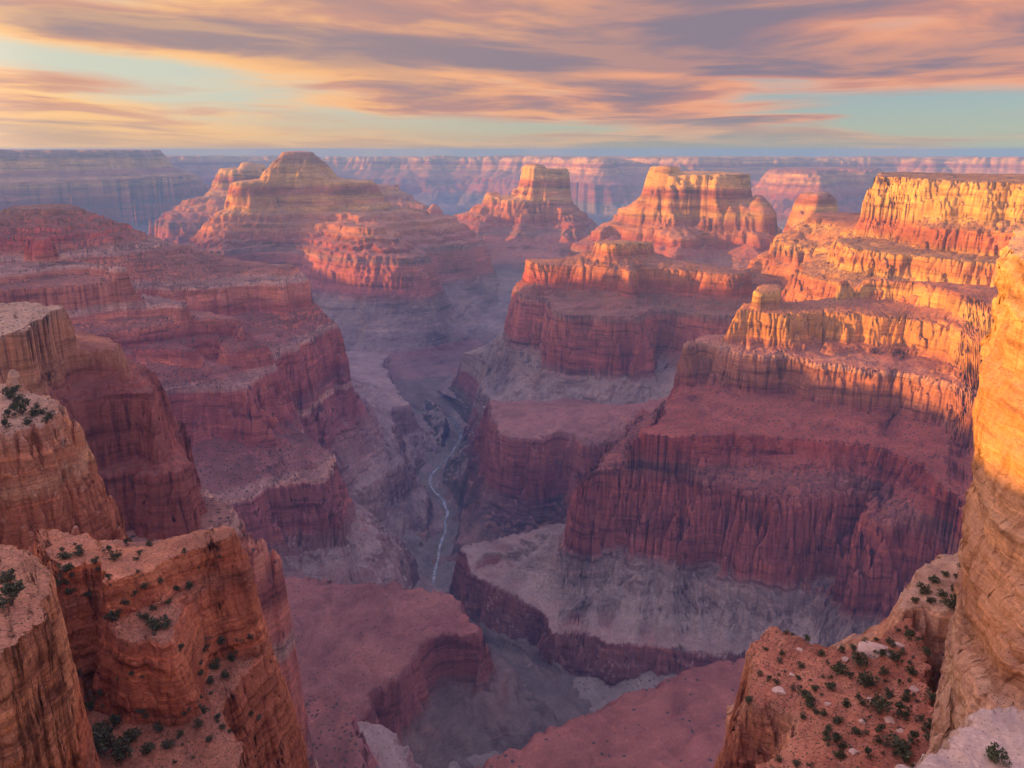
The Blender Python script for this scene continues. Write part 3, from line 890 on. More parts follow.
landform('promontory', [
    dict(z=-1000, off=(2, 150), p=1.6, gully=5),
    dict(z=-880, off=(2, 30), p=0.85),
    dict(z=-728, poly=P(-728, (488, 402), (490, 412), (496, 424), (503, 432), (520, 437), (540, 440), (548, 434), (560, 432), (574, 436), (582, 444), (596, 444), (612, 446), (618, 452), (616, 470)) + Q((690, 450, 1780), (760, 420, 1850), (760, 390, 2100), (700, 390, 2250), (560, 400, 2350)), p=1.2, gully=10),
    dict(z=-620, poly=Q((640, 400, 1950), (655, 412, 1800), (700, 405, 1850), (730, 380, 2150), (690, 370, 2150)))],
    rock('red_promontory', [(-1090, (0.13, 0.12, 0.09)), (-990, (0.17, 0.135, 0.11)), (-895, (0.23, 0.13, 0.105)), (-880, (0.33, 0.125, 0.09)), (-742, (0.37, 0.14, 0.10)), (-730, (0.30, 0.16, 0.12)), (-700, (0.31, 0.15, 0.11)), (-600, (0.36, 0.12, 0.08))], flat=(0.31, 0.165, 0.125), flat_mix=0.5, veg_amt=0.25, veg_scale=0.2), na=300, nr=280, seed=57, carve=True, wl=24, fl=11, warp=12, s0=0.6, zmin=-1080, ledge=1.8, ledge_h=9, gl=45, gully=1, rough=0.5,
    label='low fluted red promontory with a smooth top beside the bend of the river', cat='promontory')

landform('mesa', [
    dict(z=-960, off=(1, 40), p=1.0),
    dict(z=-865, poly=P(-865, (449, 556), (458, 567), (480, 578), (505, 592), (530, 605), (546, 610), (551, 622), (556, 632), (568, 630), (590, 634), (620, 641), (660, 648), (700, 653), (745, 655), (800, 672)) + Q((850, 700, 1020), (950, 720, 900), (1150, 700, 900), (1150, 500, 2300), (700, 480, 2300)) + P(-865, (620, 500), (590, 512), (545, 526), (500, 538), (465, 548)), p=1.4, gully=30, fl=0.8),
    dict(z=-785, off=(3, 34), p=0.85, fl=1.7),
    dict(z=-630, fl=1.7, poly=P(-630, (588, 476), (598, 471), (620, 470), (650, 473), (690, 480), (720, 483), (745, 490), (765, 497), (790, 499), (830, 497), (850, 492), (868, 500), (866, 516), (880, 526), (945, 531)) + Q((1000, 545, 1190), (1150, 545, 1190), (1150, 400, 2300), (800, 390, 2300), (690, 400, 2150), (640, 430, 1900), (605, 455, 1650)), p=1.1, gully=4),
    dict(z=-584, off=(5, 13), p=0.8, fl=1.2),
    dict(z=-550, poly=P(-550, (624, 458), (640, 449), (664, 441), (690, 438), (730, 434), (780, 438), (850, 441), (905, 457), (930, 471)) + Q((985, 480, 1320), (1150, 480, 1320), (1150, 400, 2250), (800, 380, 2250), (690, 390, 2050)), p=1.15, steps=2),
    dict(z=-528, off=(7, 22), p=0.85, fl=1.2),
    dict(z=-444, poly=P(-444, (686, 346), (695, 340), (715, 343), (740, 352), (765, 356), (790, 354), (820, 363), (860, 368), (910, 373), (960, 384)) + Q((1010, 395, 1560), (1150, 400, 1560), (1150, 330, 2200), (800, 320, 2200), (700, 330, 2000)), p=1.1, steps=1, fl=0.9),
    dict(z=-422, off=(9, 15), p=0.85, fl=0.9),
    dict(z=-362, poly=P(-362, (736, 312), (752, 310), (785, 316), (800, 312), (850, 314), (900, 318), (950, 326), (968, 336)) + Q((1010, 345, 1690), (1150, 350, 1690), (1150, 290, 2150), (840, 280, 2150), (745, 300, 2050)), p=1.2, fl=0.8),
    dict(z=-342, off=(11, 10), p=0.8, fl=.6),
    dict(z=-299, poly=P(-299, (837, 282), (843, 278), (880, 279), (920, 283), (950, 290), (975, 299)) + Q((1010, 310, 1760), (1150, 310, 1760), (1150, 270, 2150), (880, 270, 2150), (840, 275, 2080)))],
    rock('golden_layered_rock', lit_rim_bands(MBEDS, (-444,), (0.52, 0.28, 0.17)), warpz=9, flat=(0.285, 0.23, 0.18), flat_hi=(0.27, 0.09, 0.056), zsw=-690, flat_mix=0.65), na=560, nr=640, seed=63, carve=True, rill=0.35, rough=0.5, wl=27, fl=11, warp=10, s0=0.9, zmin=-1080, ledge=1.8, ledge_h=9, gl=60, top=(0.05, 120, 2), pxr=(430, 1090),
    peaks=[(P(-318, (753, 290), (760, 292), (780, 292), (785, 290), (780, 284), (760, 284)), -430, -318, 16),
           (P(-385, (733, 318), (740, 318), (744, 314), (736, 312)), -440, -385, 14)],
    label='broad golden mesa with stepped red cliffs and a tower on its left end', cat='mesa')

# ------------------------------------------------------------------ left bank
landform('ridge', [
    dict(z=-972, off=(1, 26), p=0.9),
    dict(z=-880, poly=P(-880, (346, 342), (368, 347), (392, 352), (380, 362), (402, 395), (408, 404), (390, 408), (396, 446), (404, 456), (406, 466), (386, 474), (370, 486), (345, 500), (325, 520)) + Q((200, 560, 1300), (-150, 560, 1300), (-150, 300, 3600), (300, 320, 3600)), p=1.4, gully=14, fl=0.8),
    dict(z=-655, off=(3, 34), p=0.85),
    dict(z=-470, poly=P(-470, (334, 322), (328, 324), (320, 331), (310, 336), (300, 338), (292, 346), (282, 347), (270, 356), (258, 360), (255, 366)) + Q((248, 368, 2000), (150, 366, 2200), (0, 366, 2250), (-200, 366, 2250), (-200, 290, 3000), (150, 290, 3000), (310, 300, 2650)), p=1.1, steps=4),
    dict(z=-412, off=(5, 26), p=0.85),
    dict(z=-338, poly=Q((298, 277, 2330), (290, 275, 2260), (272, 272, 2240), (264, 274, 2290), (240, 272, 2270), (200, 271, 2240), (160, 270, 2260), (140, 275, 2330), (100, 272, 2150), (-200, 270, 2100), (-200, 250, 3000), (180, 250, 2900), (280, 265, 2550)), p=1.1, steps=4),
    dict(z=-284, poly=Q((208, 255, 2560), (180, 254, 2400), (120, 253, 2330), (60, 253, 2280), (0, 254, 2230), (-200, 254, 2200), (-200, 240, 2950), (150, 245, 2850)), p=1.05, steps=4),
    dict(z=-206, poly=Q((128, 222, 2620), (110, 222, 2440), (80, 223, 2380), (30, 225, 2330), (-30, 224, 2300), (-200, 225, 2300), (-200, 215, 2850), (90, 215, 2800)), p=0.9, steps=3),
    dict(z=-150, poly=Q((85, 208, 2650), (60, 206, 2480), (35, 206, 2430), (16, 207, 2460), (12, 205, 2600), (40, 203, 2700)))],
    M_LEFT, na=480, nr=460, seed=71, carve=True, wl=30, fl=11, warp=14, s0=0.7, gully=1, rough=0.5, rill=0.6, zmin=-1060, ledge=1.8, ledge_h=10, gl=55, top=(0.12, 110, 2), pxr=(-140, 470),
    peaks=[(Q((272, 266, 2330), (284, 264, 2290), (296, 272, 2330), (285, 268, 2420)), -360, -312, 40)],
    label='long red ridge with a rounded summit falling in steps from the upper left', cat='ridge')

landform('terrace', [
    dict(z=-411, off=(1, 12), p=0.85),
    dict(z=-377, poly=P(-377, (-40, 345), (60, 336), (110, 331), (150, 326), (200, 319), (238, 320), (241, 327)) + Q((236, 316, 1977), (150, 310, 2204), (-60, 310, 2260)), p=1.1, steps=1),
    dict(z=-364, off=(3, 9), p=0.85),
    dict(z=-336, poly=P(-336, (-40, 318), (60, 312), (110, 306), (150, 302), (185, 303), (191, 310)) + Q((186, 300, 1989), (120, 290, 2204), (-60, 290, 2260)), p=1.1, steps=2),
    dict(z=-332, off=(5, 18), p=0.85),
    dict(z=-282, poly=P(-282, (-40, 302), (20, 297), (52, 290), (85, 285), (120, 283), (148, 285), (158, 292)) + Q((160, 288, 1898), (100, 280, 2147), (-60, 280, 2204)), p=1.1, steps=2),
    dict(z=-271, off=(7, 10), p=0.85),
    dict(z=-251, poly=P(-251, (-40, 273), (20, 271), (60, 264), (100, 263), (126, 266)) + Q((128, 266, 1989), (80, 262, 2147), (-60, 262, 2204)), p=1.1, steps=2),
    dict(z=-240, off=(9, 10), p=0.85),
    dict(z=-192, poly=P(-192, (-40, 238), (0, 237), (20, 237), (46, 239)) + Q((52, 236, 2240), (20, 234, 2330), (-60, 234, 2330)))],
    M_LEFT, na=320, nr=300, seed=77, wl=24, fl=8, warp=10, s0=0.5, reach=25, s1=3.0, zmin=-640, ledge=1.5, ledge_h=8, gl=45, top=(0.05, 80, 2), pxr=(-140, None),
    label='stack of rounded red terraces below the rounded summit at the left edge', cat='terrace')

landform('bastion', [
    dict(z=-780, off=(1, 28), p=0.85),
    dict(z=-638, poly=P(-638, (60, 560), (130, 530), (200, 512), (240, 498), (270, 483), (300, 480), (326, 479), (334, 470), (330, 455), (318, 446), (308, 440)) + Q((290, 420, 1863), (150, 400, 2185), (-120, 420, 2070), (-120, 560, 1150)), p=1.1, gully=6),
    dict(z=-581, off=(3, 28), p=0.85),
    dict(z=-474, poly=P(-474, (50, 418), (75, 406), (95, 397), (130, 394), (150, 395), (155, 402), (160, 392), (175, 387), (215, 387), (243, 386), (252, 390), (256, 382)) + Q((262, 365, 1840), (150, 360, 2070), (-120, 360, 2070), (-120, 430, 1322)), p=1.1, steps=3),
    dict(z=-437, off=(5, 9), p=0.85),
    dict(z=-412, poly=P(-412, (-40, 372), (60, 356), (115, 349), (150, 343), (178, 339), (187, 346)) + Q((196, 345, 1794), (100, 335, 1955), (-120, 340, 1897)))],
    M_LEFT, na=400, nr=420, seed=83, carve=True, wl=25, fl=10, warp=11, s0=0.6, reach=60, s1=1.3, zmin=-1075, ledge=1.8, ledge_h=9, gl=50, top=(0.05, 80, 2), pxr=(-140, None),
    label='fluted purple-red bastion in two tiers under the left terraces', cat='rock bastion')

landform('cliff', [
    dict(z=-268, off=(1, 9), p=0.85),
    dict(z=-213, poly=P(-213, (-80, 450), (20, 425), (50, 413), (75, 404), (95, 398), (130, 395), (150, 396), (157, 403)) + Q((156, 385, 860), (100, 365, 960), (-100, 370, 1050)), p=0.9, steps=2, fl=0.8),
    dict(z=-200, off=(3, 6), p=0.85),
    dict(z=-180, poly=P(-180, (-60, 395), (30, 380), (50, 362), (68, 352), (100, 350), (119, 351), (121, 358)) + Q((112, 345, 880), (60, 330, 980), (-80, 330, 1020)), p=1.0),
    dict(z=-178, off=(5, 9), p=0.85),
    dict(z=-140, poly=P(-140, (-70, 362), (0, 353), (16, 351), (20, 337), (28, 325), (45, 318), (66, 314)) + P(-140, (60, 307), (0, 303)) + Q((-90, 304, 1000)))],
    rock('sandstone_with_scrub_top', [(-460, RED), (-300, (0.36, 0.12, 0.085)), (-205, (0.38, 0.13, 0.09)), (-190, (0.52, 0.24, 0.12)), (-150, (0.58, 0.27, 0.13)), (-138, (0.50, 0.28, 0.16)), (-120, (0.45, 0.32, 0.2))],
         flat=(0.23, 0.095, 0.065), flat_hi=(0.40, 0.285, 0.18), zsw=-160, flat_mix=0.8, veg_amt=0.85, veg_scale=0.22, unit=0.8, streak=0.25),
    na=280, nr=340, seed=91, wl=17, fl=4.5, warp=5, s0=0.75, reach=10, s1=6.0, zmin=-430, ledge=1.0, ledge_h=5, gl=24, top=(0.02, 40, 1), pxr=(-190, None),
    label='smooth orange sandstone cliff with a scrub-dotted top at the left edge', cat='cliff')

landform('spur', [
    dict(z=-391, off=(1, 20), p=0.85),
    dict(z=-333, poly=P(-333, (-60, 580), (60, 560), (120, 545), (170, 536), (205, 530), (228, 524), (244, 514), (238, 506), (222, 496), (205, 488)) + Q((150, 480, 890), (60, 470, 960), (-60, 470, 980)), p=1.2, gully=3),
    dict(z=-318, off=(3, 7), p=0.85),
    dict(z=-303, poly=P(-303, (-40, 500), (60, 486), (100, 480), (128, 470), (130, 464), (110, 461)) + Q((60, 455, 920), (-60, 455, 940)))],
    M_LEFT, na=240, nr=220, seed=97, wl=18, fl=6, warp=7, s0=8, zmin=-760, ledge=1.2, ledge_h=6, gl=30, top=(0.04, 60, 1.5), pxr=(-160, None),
    label='dull mauve spur with a flat sloping top just behind the left foreground outcrop', cat='rock spur')

M_NEARLEFT = rock('orange_banded_sandstone', [(-230, (0.480, 0.165, 0.085)), (-150, (0.528, 0.187, 0.095)), (-128, (0.600, 0.242, 0.120)), (-122, (0.720, 0.396, 0.200)), (-117, (0.600, 0.253, 0.120)), (-104, (0.696, 0.330, 0.170)), (-96, (0.600, 0.374, 0.220))],
                  flat=(0.38, 0.25, 0.16), flat_mix=0.8, veg_amt=0.45, veg_scale=0.32, unit=0.35, band=0.06, crack=0.25, bump=1.8, warpz=60)
landform('cliff', [
    dict(z=-152, off=(1, 13), p=0.85),
    dict(z=-101, poly=P(-101, (-90, 455), (-30, 440), (0, 436), (30, 428), (56, 418), (62, 414), (64, 410)) + P(-101, (58, 402), (30, 388), (8, 377)) + Q((-60, 370, 480)))],
    M_NEARLEFT, na=220, nr=220, seed=101, wl=13, fl=4, warp=4, s0=6, zmin=-230, ledge=0.8, ledge_h=3.5, gl=14, top=(0.07, 50, 1.0), pxr=(-200, None), key='scrub_cliff', crag=1.2,
    peaks=[(P(-96, (2, 379), (8, 380), (9, 377), (3, 376)), -100, -93, 2.5)],
    label='banded sandstone cliff with dark bushes on top, at the left edge above the foreground', cat='cliff')

landform('platform', [
    dict(z=-850, off=(1, 18), p=0.9),
    dict(z=-760, poly=P(-760, (150, 560), (258, 572), (330, 578), (400, 588), (440, 590), (466, 602), (480, 622), (478, 634), (450, 630), (424, 640), (418, 655), (408, 672), (388, 686), (368, 692), (364, 706), (350, 740), (345, 800)) + Q((250, 800, 850), (50, 700, 900)), p=1.0)],
    rock('red_brown_platform', [(-1060, (0.13, 0.125, 0.10)), (-900, (0.17, 0.135, 0.11)), (-845, (0.22, 0.12, 0.095)), (-835, (0.28, 0.105, 0.08)), (-770, (0.30, 0.11, 0.085)), (-762, (0.27, 0.115, 0.085)), (-700, (0.27, 0.12, 0.09))], flat=(0.15, 0.13, 0.10), flat_hi=(0.27, 0.13, 0.095), zsw=-815, flat_mix=0.5, veg_amt=0.18, veg_scale=0.2), na=300, nr=260, seed=107, carve=True, wl=22, fl=8, warp=10, s0=0.5, zmin=-1080, ledge=1.6, ledge_h=8, gl=50, top=(0.03, 400, 4), pxr=(150, None), rill=3.0,
    label='smooth red-brown platform with a dark cliff edge right of the left foreground outcrop', cat='platform')

landform('platform', [
    dict(z=-740, off=(1, 14), p=0.9),
    dict(z=-690, poly=P(-690, (250, 700), (290, 696), (322, 690), (345, 696), (358, 715), (364, 740), (366, 800)) + Q((250, 900, 700), (150, 800, 780)), p=1.0)],
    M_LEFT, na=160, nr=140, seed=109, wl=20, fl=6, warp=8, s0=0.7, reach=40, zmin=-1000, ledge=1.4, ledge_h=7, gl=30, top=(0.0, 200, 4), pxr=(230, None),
    label='small red shelf at the bottom edge beside the left foreground outcrop', cat='rock shelf')

landform('slope', [
    dict(z=-930, off=(1, 60), p=1.0),
    dict(z=-845, poly=P(-845, (430, 790), (470, 766), (520, 742), (560, 724), (600, 706), (650, 682), (700, 665), (745, 655)) + Q((850, 655, 1150), (1000, 690, 950), (1000, 900, 550), (420, 900, 650)), p=1.0)],
    rock('smooth_red_shale', [(-960, (0.22, 0.09, 0.065)), (-850, (0.29, 0.105, 0.07)), (-800, (0.30, 0.105, 0.07)), (-600, (0.28, 0.10, 0.065))], flat=(0.30, 0.125, 0.085), flat_mix=0.6, veg_amt=0.10, veg_scale=0.1),
    na=260, nr=220, seed=113, wl=40, fl=7, warp=10, s0=0.6, zmin=-1080, ledge=0.8, ledge_h=7, gl=50, top=(0.10, 500, 4), pxr=(400, 1010), rill=2.5,
    label='smooth bare red slope along the bottom edge in the middle', cat='slope')

# rim country out of frame on the sunward side, shaped so its shade fills the canyon
landform('unseen_canyon_rim', [
    dict(z=-800, off=(1, 700), p=1.4, gully=40),
    dict(z=2, poly=[(-2900, -3000), (-2750, -800), (-2700, 300), (-2700, 1000), (-2700, 1580), (-2050, 2150), (-2050, 2330), (-2700, 2700), (-5000, 2950), (-4800, 4200), (-5300, 5000), (-9000, 5600), (-9000, -3000)])],
    M_FAR, na=200, nr=160, seed=119, wl=120, fl=60, warp=60, s0=0.5, zmin=-900, ledge=0, top=(0.0, 100, 4),
    kind='structure')
landform('unseen_canyon_rim', [  # nearer unseen rim, added to shade the foreground outcrops
    dict(z=-140, off=(1, 12), p=0.8),
    dict(z=2, poly=[(-250, 70), (-130, -50), (40, -45), (320, -80), (400, -900), (-1500, -900), (-1800, 1100), (-1150, 1000), (-800, 640), (-560, 360), (-360, 190)])],
    M_CANYON, na=160, nr=120, seed=123, wl=30, fl=8, warp=12, s0=2.0, zmin=-260, ledge=0, top=(0.0, 100, 1),
    kind='structure')

# ------------------------------------------------------------------ foreground outcrops
M_OUT = rock('orange_ledge_sandstone', [(-240, (0.450, 0.149, 0.075)), (-185, (0.525, 0.178, 0.085)), (-150, (0.575, 0.207, 0.100)), (-147, (0.500, 0.196, 0.100)), (-143, (0.625, 0.218, 0.100)), (-132, (0.675, 0.241, 0.105)),
             (-125, (0.600, 0.207, 0.100)), (-121, (0.500, 0.218, 0.120)), (-118, (0.650, 0.218, 0.095)), (-110, (0.720, 0.276, 0.115)), (-100, (0.720, 0.345, 0.160)), (-60, (0.700, 0.345, 0.170))],
             flat=(0.34, 0.165, 0.10), flat_mix=0.75, veg=(0.07, 0.075, 0.04), veg_amt=0.55, veg_scale=0.32, unit=0.22, band=0.07, crack=0.25, bump=1.8, warpz=60)
landform('outcrop', [
    dict(z=-186, off=(1, 6), p=0.9),
    dict(z=-148, poly=P(-148, (262, 632), (270, 641), (262, 656), (248, 674), (234, 692), (224, 700), (222, 716), (236, 732), (246, 742), (240, 760), (232, 790), (160, 830)) + Q((20, 800, 160), (10, 640, 205), (10, 560, 275), (60, 530, 292), (235, 530, 278), (255, 590, 250)), p=1.0),
    dict(z=-145, off=(3, 5.5), p=0.9, fl=1.2),
    dict(z=-123, poly=P(-123, (244, 562), (250, 570), (249, 578), (236, 581), (216, 586), (198, 592), (182, 604), (171, 618), (174, 634), (170, 642), (158, 640), (149, 630), (143, 641), (126, 639), (116, 628), (106, 626), (102, 606), (92, 604), (60, 612)) + Q((30, 610, 210), (25, 560, 262), (60, 530, 278), (150, 545, 268), (228, 530, 262)), p=1.0),
    dict(z=-119, off=(5, 2.2), p=0.8),
    dict(z=-110, poly=P(-110, (233, 529), (231, 537), (214, 543), (190, 548), (166, 555), (158, 564), (132, 572), (98, 581), (90, 588), (62, 590), (56, 566), (42, 550)) + P(-110, (36, 528), (95, 537), (128, 546), (160, 540), (226, 526)))],
    M_OUT, na=460, nr=720, seed=131, wl=8.5, fl=0.9, warp=1.6, s0=9.0, zmin=-235, top=(0.03, 20, 0.6), ledge=0.6, ledge_h=2.4, gully=1, gl=9, rough=0.3, crag=0.45, key='outcrop',
    label='orange ledged sandstone outcrop with shrubby terraces at the lower left', cat='rock outcrop')

landform('cliff', [
    dict(z=-200, off=(1, 4), p=0.9),
    dict(z=-77, poly=P(-77, (32, 546), (44, 560), (49, 578), (47, 596), (40, 612), (26, 630), (8, 646), (-40, 664)) + Q((-80, 580, 205), (-60, 530, 220)) + P(-77, (8, 528), (28, 534)))],
    M_OUT, na=240, nr=460, seed=137, wl=8, fl=0.8, warp=1.0, s0=5, zmin=-210, top=(0.05, 15, 0.5), ledge=0.4, ledge_h=2.4, gully=0, gl=8, rough=0.3, crag=0.5, pxr=(-260, None), key='left_cliff',
    label='sheer orange cliff with a bush on its stony top in the lower left corner', cat='cliff')

M_SLOPE = rock('red_soil_outcrop', [(-180, (0.38, 0.15, 0.09)), (-112, (0.42, 0.17, 0.10)), (-104, (0.36, 0.14, 0.09)), (-99, (0.52, 0.24, 0.14)), (-94, (0.56, 0.30, 0.18)), (-85, (0.48, 0.20, 0.12)), (-70, (0.5, 0.24, 0.14))],
               flat=(0.38, 0.135, 0.078), flat_mix=0.75, veg=(0.07, 0.075, 0.04), veg_amt=0.65, veg_scale=0.32, unit=0.2, band=0.07, crack=0.25, bump=1.8, warpz=60)
landform('outcrop', [
    dict(z=-116, off=(1, 2.5), p=0.9),
    dict(z=-94, poly=P(-94, (770, 614), (763, 622), (757, 632), (748, 637), (746, 660), (745, 688), (752, 700), (785, 706), (803, 722), (797, 744), (772, 757), (745, 768), (725, 790)) + Q((760, 830, 82), (900, 830, 70), (1030, 700, 85), (1010, 640, 118), (968, 628, 128)) + P(-94, (905, 616), (880, 635), (850, 646), (820, 641), (795, 626)))],
    M_SLOPE, na=380, nr=480, seed=139, wl=7, fl=1.0, warp=1.6, s0=4, zmin=-190, top=(0.03, 30, 0.9), ledge=0.5, ledge_h=2.2, gully=1, gl=8, rough=0.4, crag=0.5, tilt=(0.10, -0.02, 45, 130), key='red_outcrop',
    label='red-soiled outcrop dotted with green shrubs at the lower right', cat='rock outcrop')

M_PALE = rock('pale_orange_sandstone', [(-130, (0.50, 0.24, 0.13)), (-104, (0.56, 0.27, 0.15)), (-90, (0.62, 0.39, 0.26)), (-72, (0.60, 0.37, 0.24)), (-60, (0.64, 0.42, 0.28)), (-52, (0.56, 0.29, 0.16)), (-40, (0.62, 0.36, 0.20)), (-30, (0.58, 0.30, 0.15)), (-10, (0.62, 0.40, 0.22))],
              flat=(0.46, 0.30, 0.19), flat_mix=0.7, veg_amt=0.35, veg_scale=0.6, unit=0.14, band=0.045, streak=0.45, bump=2.6, warpz=40)
landform('knob', [
    dict(z=-106, off=(1, 4), p=0.9),
    dict(z=-91, poly=P(-91, (928, 558), (915, 570), (904, 588), (898, 602), (905, 610), (925, 611), (965, 618)) + Q((995, 600, 185), (985, 552, 208)), p=1.0)],
    M_PALE, na=160, nr=260, seed=149, wl=6, fl=1.2, warp=1.2, s0=1.2, zmin=-140, top=(0.16, 30, 0.6), ledge=0.4, ledge_h=2.0, gully=0, gl=8, rough=0.3, crag=0.5, key='knob',
    label='pale rounded rock knob with shrubs on top at the foot of the right-hand wall', cat='rock knob')

landform('cliff', [
    dict(z=-96, off=(1, 1.0), p=1.0),
    dict(z=-62, poly=Q((962, 600, 150), (962, 610, 112), (967, 615, 99), (978, 620, 91), (995, 622, 86), (1015, 622, 87), (1040, 620, 82), (1300, 600, 76), (1300, 500, 230), (985, 560, 200)), p=1.0, fl=1.2),
    dict(z=-46, poly=shift(2.4, Q((966, 470, 150), (966, 470, 130), (974, 480, 113), (990, 488, 100), (1010, 490, 96), (1035, 490, 91), (1300, 480, 84), (1300, 400, 225), (990, 430, 195))), p=1.0, fl=1.2),
    dict(z=-31, poly=shift(4.65, Q((958, 345, 150), (957, 345, 132), (966, 350, 122), (990, 360, 112), (1012, 365, 105), (1040, 365, 98), (1300, 360, 92), (1300, 320, 220), (990, 330, 190))), p=1.0),
    dict(z=-14, poly=shift(7.2, Q((1010, 250, 160), (1006, 252, 138), (1016, 256, 124), (1040, 256, 114), (1300, 250, 105), (1300, 240, 200), (1030, 240, 190))))],
    M_PALE, na=420, nr=620, seed=151, wl=6, fl=0.3, warp=0.8, s0=8, zmin=-110, top=(0.2, 30, 0.8), ledge=1.0, ledge_h=3.2, gully=0, gl=6, rough=0.3, crag=1.2, ctr=(-30.0, 62.0), lean=-0.15, zref=-62, key='right_cliff',
    label='tall pale orange pitted rock wall filling the right edge', cat='cliff')

landform('ledge', [
    dict(z=-41, off=(1, 1.6), p=0.9),
    dict(z=-36, poly=P(-36, (888, 775), (903, 760), (924, 748), (950, 738), (966, 722), (976, 713), (1000, 709), (1060, 704), (1120, 760)) + Q((1100, 900, 30), (870, 900, 30)))],
    rock('white_stony_ledge', [(-60, (0.46, 0.27, 0.17)), (-38, (0.48, 0.34, 0.25)), (-30, (0.48, 0.35, 0.26))], flat=(0.45, 0.33, 0.25), flat_mix=0.8, veg_amt=0.12, veg_scale=0.5, unit=0.07, bump=2.0),
    na=220, nr=240, seed=157, wl=2.4, fl=.5, warp=.6, s0=2, zmin=-60, top=(0.02, 10, 0.4), ledge=0.15, ledge_h=.8, gully=0, gl=3, rough=0.2, crag=0.45, key='pale_ledge',
    label='whitish stony ledge in the lower right corner', cat='ledge')

# ------------------------------------------------------------------ shrubs
def seat(key, px, py, r0, r1):
    a, b, c = ray(px, py)
    h = math.hypot(a, b)
    r = np.linspace(r0, r1, 500)
    x, y = a / h * r, b / h * r
    g = SURF[key](x, y)
    below = np.nonzero(c / h * r < g)[0]
    if not len(below):
        return None
    i = below[0]
    if i == 0:
        return None
    return x[i], y[i], float(g[i]), float(r[i])


def leaf_mat(name, c0, c1):
    m = bpy.data.materials.new(name)
    m.use_nodes = True
    k = NT(m.node_tree)
    geo = k.n('ShaderNodeNewGeometry')
    inf = k.n('ShaderNodeObjectInfo')
    col = k.mix(geo.outputs['Random Per Island'], c0, c1)
    col = k.mix(k.math('MULTIPLY', inf.outputs['Random'], 0.35), col, (0.09, 0.085, 0.04))
    bs = k.n('ShaderNodeBsdfPrincipled')
    k.put(bs.inputs['Base Color'], col)
    bs.inputs['Roughness'].default_value = 0.8
    out = k.n('ShaderNodeOutputMaterial')
    k.put(out.inputs[0], bs.outputs[0])
    return m


M_LEAF = leaf_mat('juniper_leaf', (0.036, 0.050, 0.018), (0.095, 0.11, 0.042))
M_STEM = bpy.data.materials.new('shrub_stem')
M_STEM.use_nodes = True
M_STEM.node_tree.nodes['Principled BSDF'].inputs['Base Color'].default_value = (0.12, 0.08, 0.055, 1)
M_STEM.node_tree.nodes['Principled BSDF'].inputs['Roughness'].default_value = 0.9


def shrub_mesh(seed, n=420):
    """leaf sprays on a handful of stems, about one unit wide"""
    rs = random.Random(seed)
    V, Fc, mi = [], [], []
    lobes = []
    for i in range(rs.randint(6, 9)):
        a, d = rs.uniform(0, 6.28), rs.uniform(0.05, 0.34)
        lobes.append((math.cos(a) * d, math.sin(a) * d, rs.uniform(0.18, 0.62), rs.uniform(0.13, 0.24)))
    for lx, ly, lz, lr in lobes:
        b = len(V)
        for q in range(3):
            w = q * 2.094
            V.append((math.cos(w) * .025, math.sin(w) * .025, -0.08))
        V.append((lx, ly, lz))
        for q in range(3):
            Fc.append((b + q, b + (q + 1) % 3, b + 3))
            mi.append(1)
    for i in range(n):
        lx, ly, lz, lr = rs.choice(lobes)
        v = Vector((rs.gauss(0, 1), rs.gauss(0, 1), rs.gauss(0, 1))).normalized()
        c = Vector((lx, ly, lz)) + v * lr * rs.uniform(0.45, 1.1)
        if c.z < 0:
            c.z = abs(c.z) * .4
        t = v.cross(Vector((rs.gauss(0, 1), rs.gauss(0, 1), rs.gauss(0, 1)))).normalized()
        u = (v * 0.6 + Vector((rs.gauss(0, .5), rs.gauss(0, .5), rs.gauss(0.3, .5)))).normalized()
        sz = rs.uniform(0.03, 0.065)
        b = len(V)
        V += [tuple(c - t * sz), tuple(c + u * sz * 1.5 - t * sz * .3), tuple(c + u * sz * 1.9 + t * sz * .4), tuple(c + t * sz)]
        Fc.append((b, b + 1, b + 2, b + 3))
        mi.append(0)
    me = bpy.data.meshes.new('shrub')
    me.from_pydata(V, [], Fc)
    me.materials.append(M_LEAF)
    me.materials.append(M_STEM)
    me.polygons.foreach_set('material_index', mi)
    me.update()
    return me


M_SAGE = leaf_mat('sage_leaf', (0.07, 0.075, 0.04), (0.13, 0.125, 0.07))
SHRUBS = [shrub_mesh(i) for i in range(5)]
SAGE = [shrub_mesh(10 + i, 300) for i in range(3)]
for m in SAGE:
    m.materials[0] = M_SAGE
RND = random.Random(4)


def shrub(key, px, py, wpx, r0, r1, label, group=None, flat=1.0):
    p = seat(key, px, py, r0, r1)
    if p is None:
        return None
    d = math.sqrt(p[0] ** 2 + p[1] ** 2 + p[2] ** 2)
    w = wpx * d / F
    o = bpy.data.objects.new('shrub', RND.choice(SAGE if wpx < 8 and RND.random() < 0.6 else SHRUBS))
    COL.objects.link(o)
    o.location = (p[0], p[1], p[2] - 0.05 * w)
    o.rotation_euler = (0, 0, RND.uniform(0, 6.28))
    o.scale = (w * RND.uniform(.9, 1.15), w * RND.uniform(.9, 1.15), w * RND.uniform(.8, 1.1) * flat)
    o['label'] = label
    o['category'] = 'shrub'
    if group:
        o['group'] = group
    return o


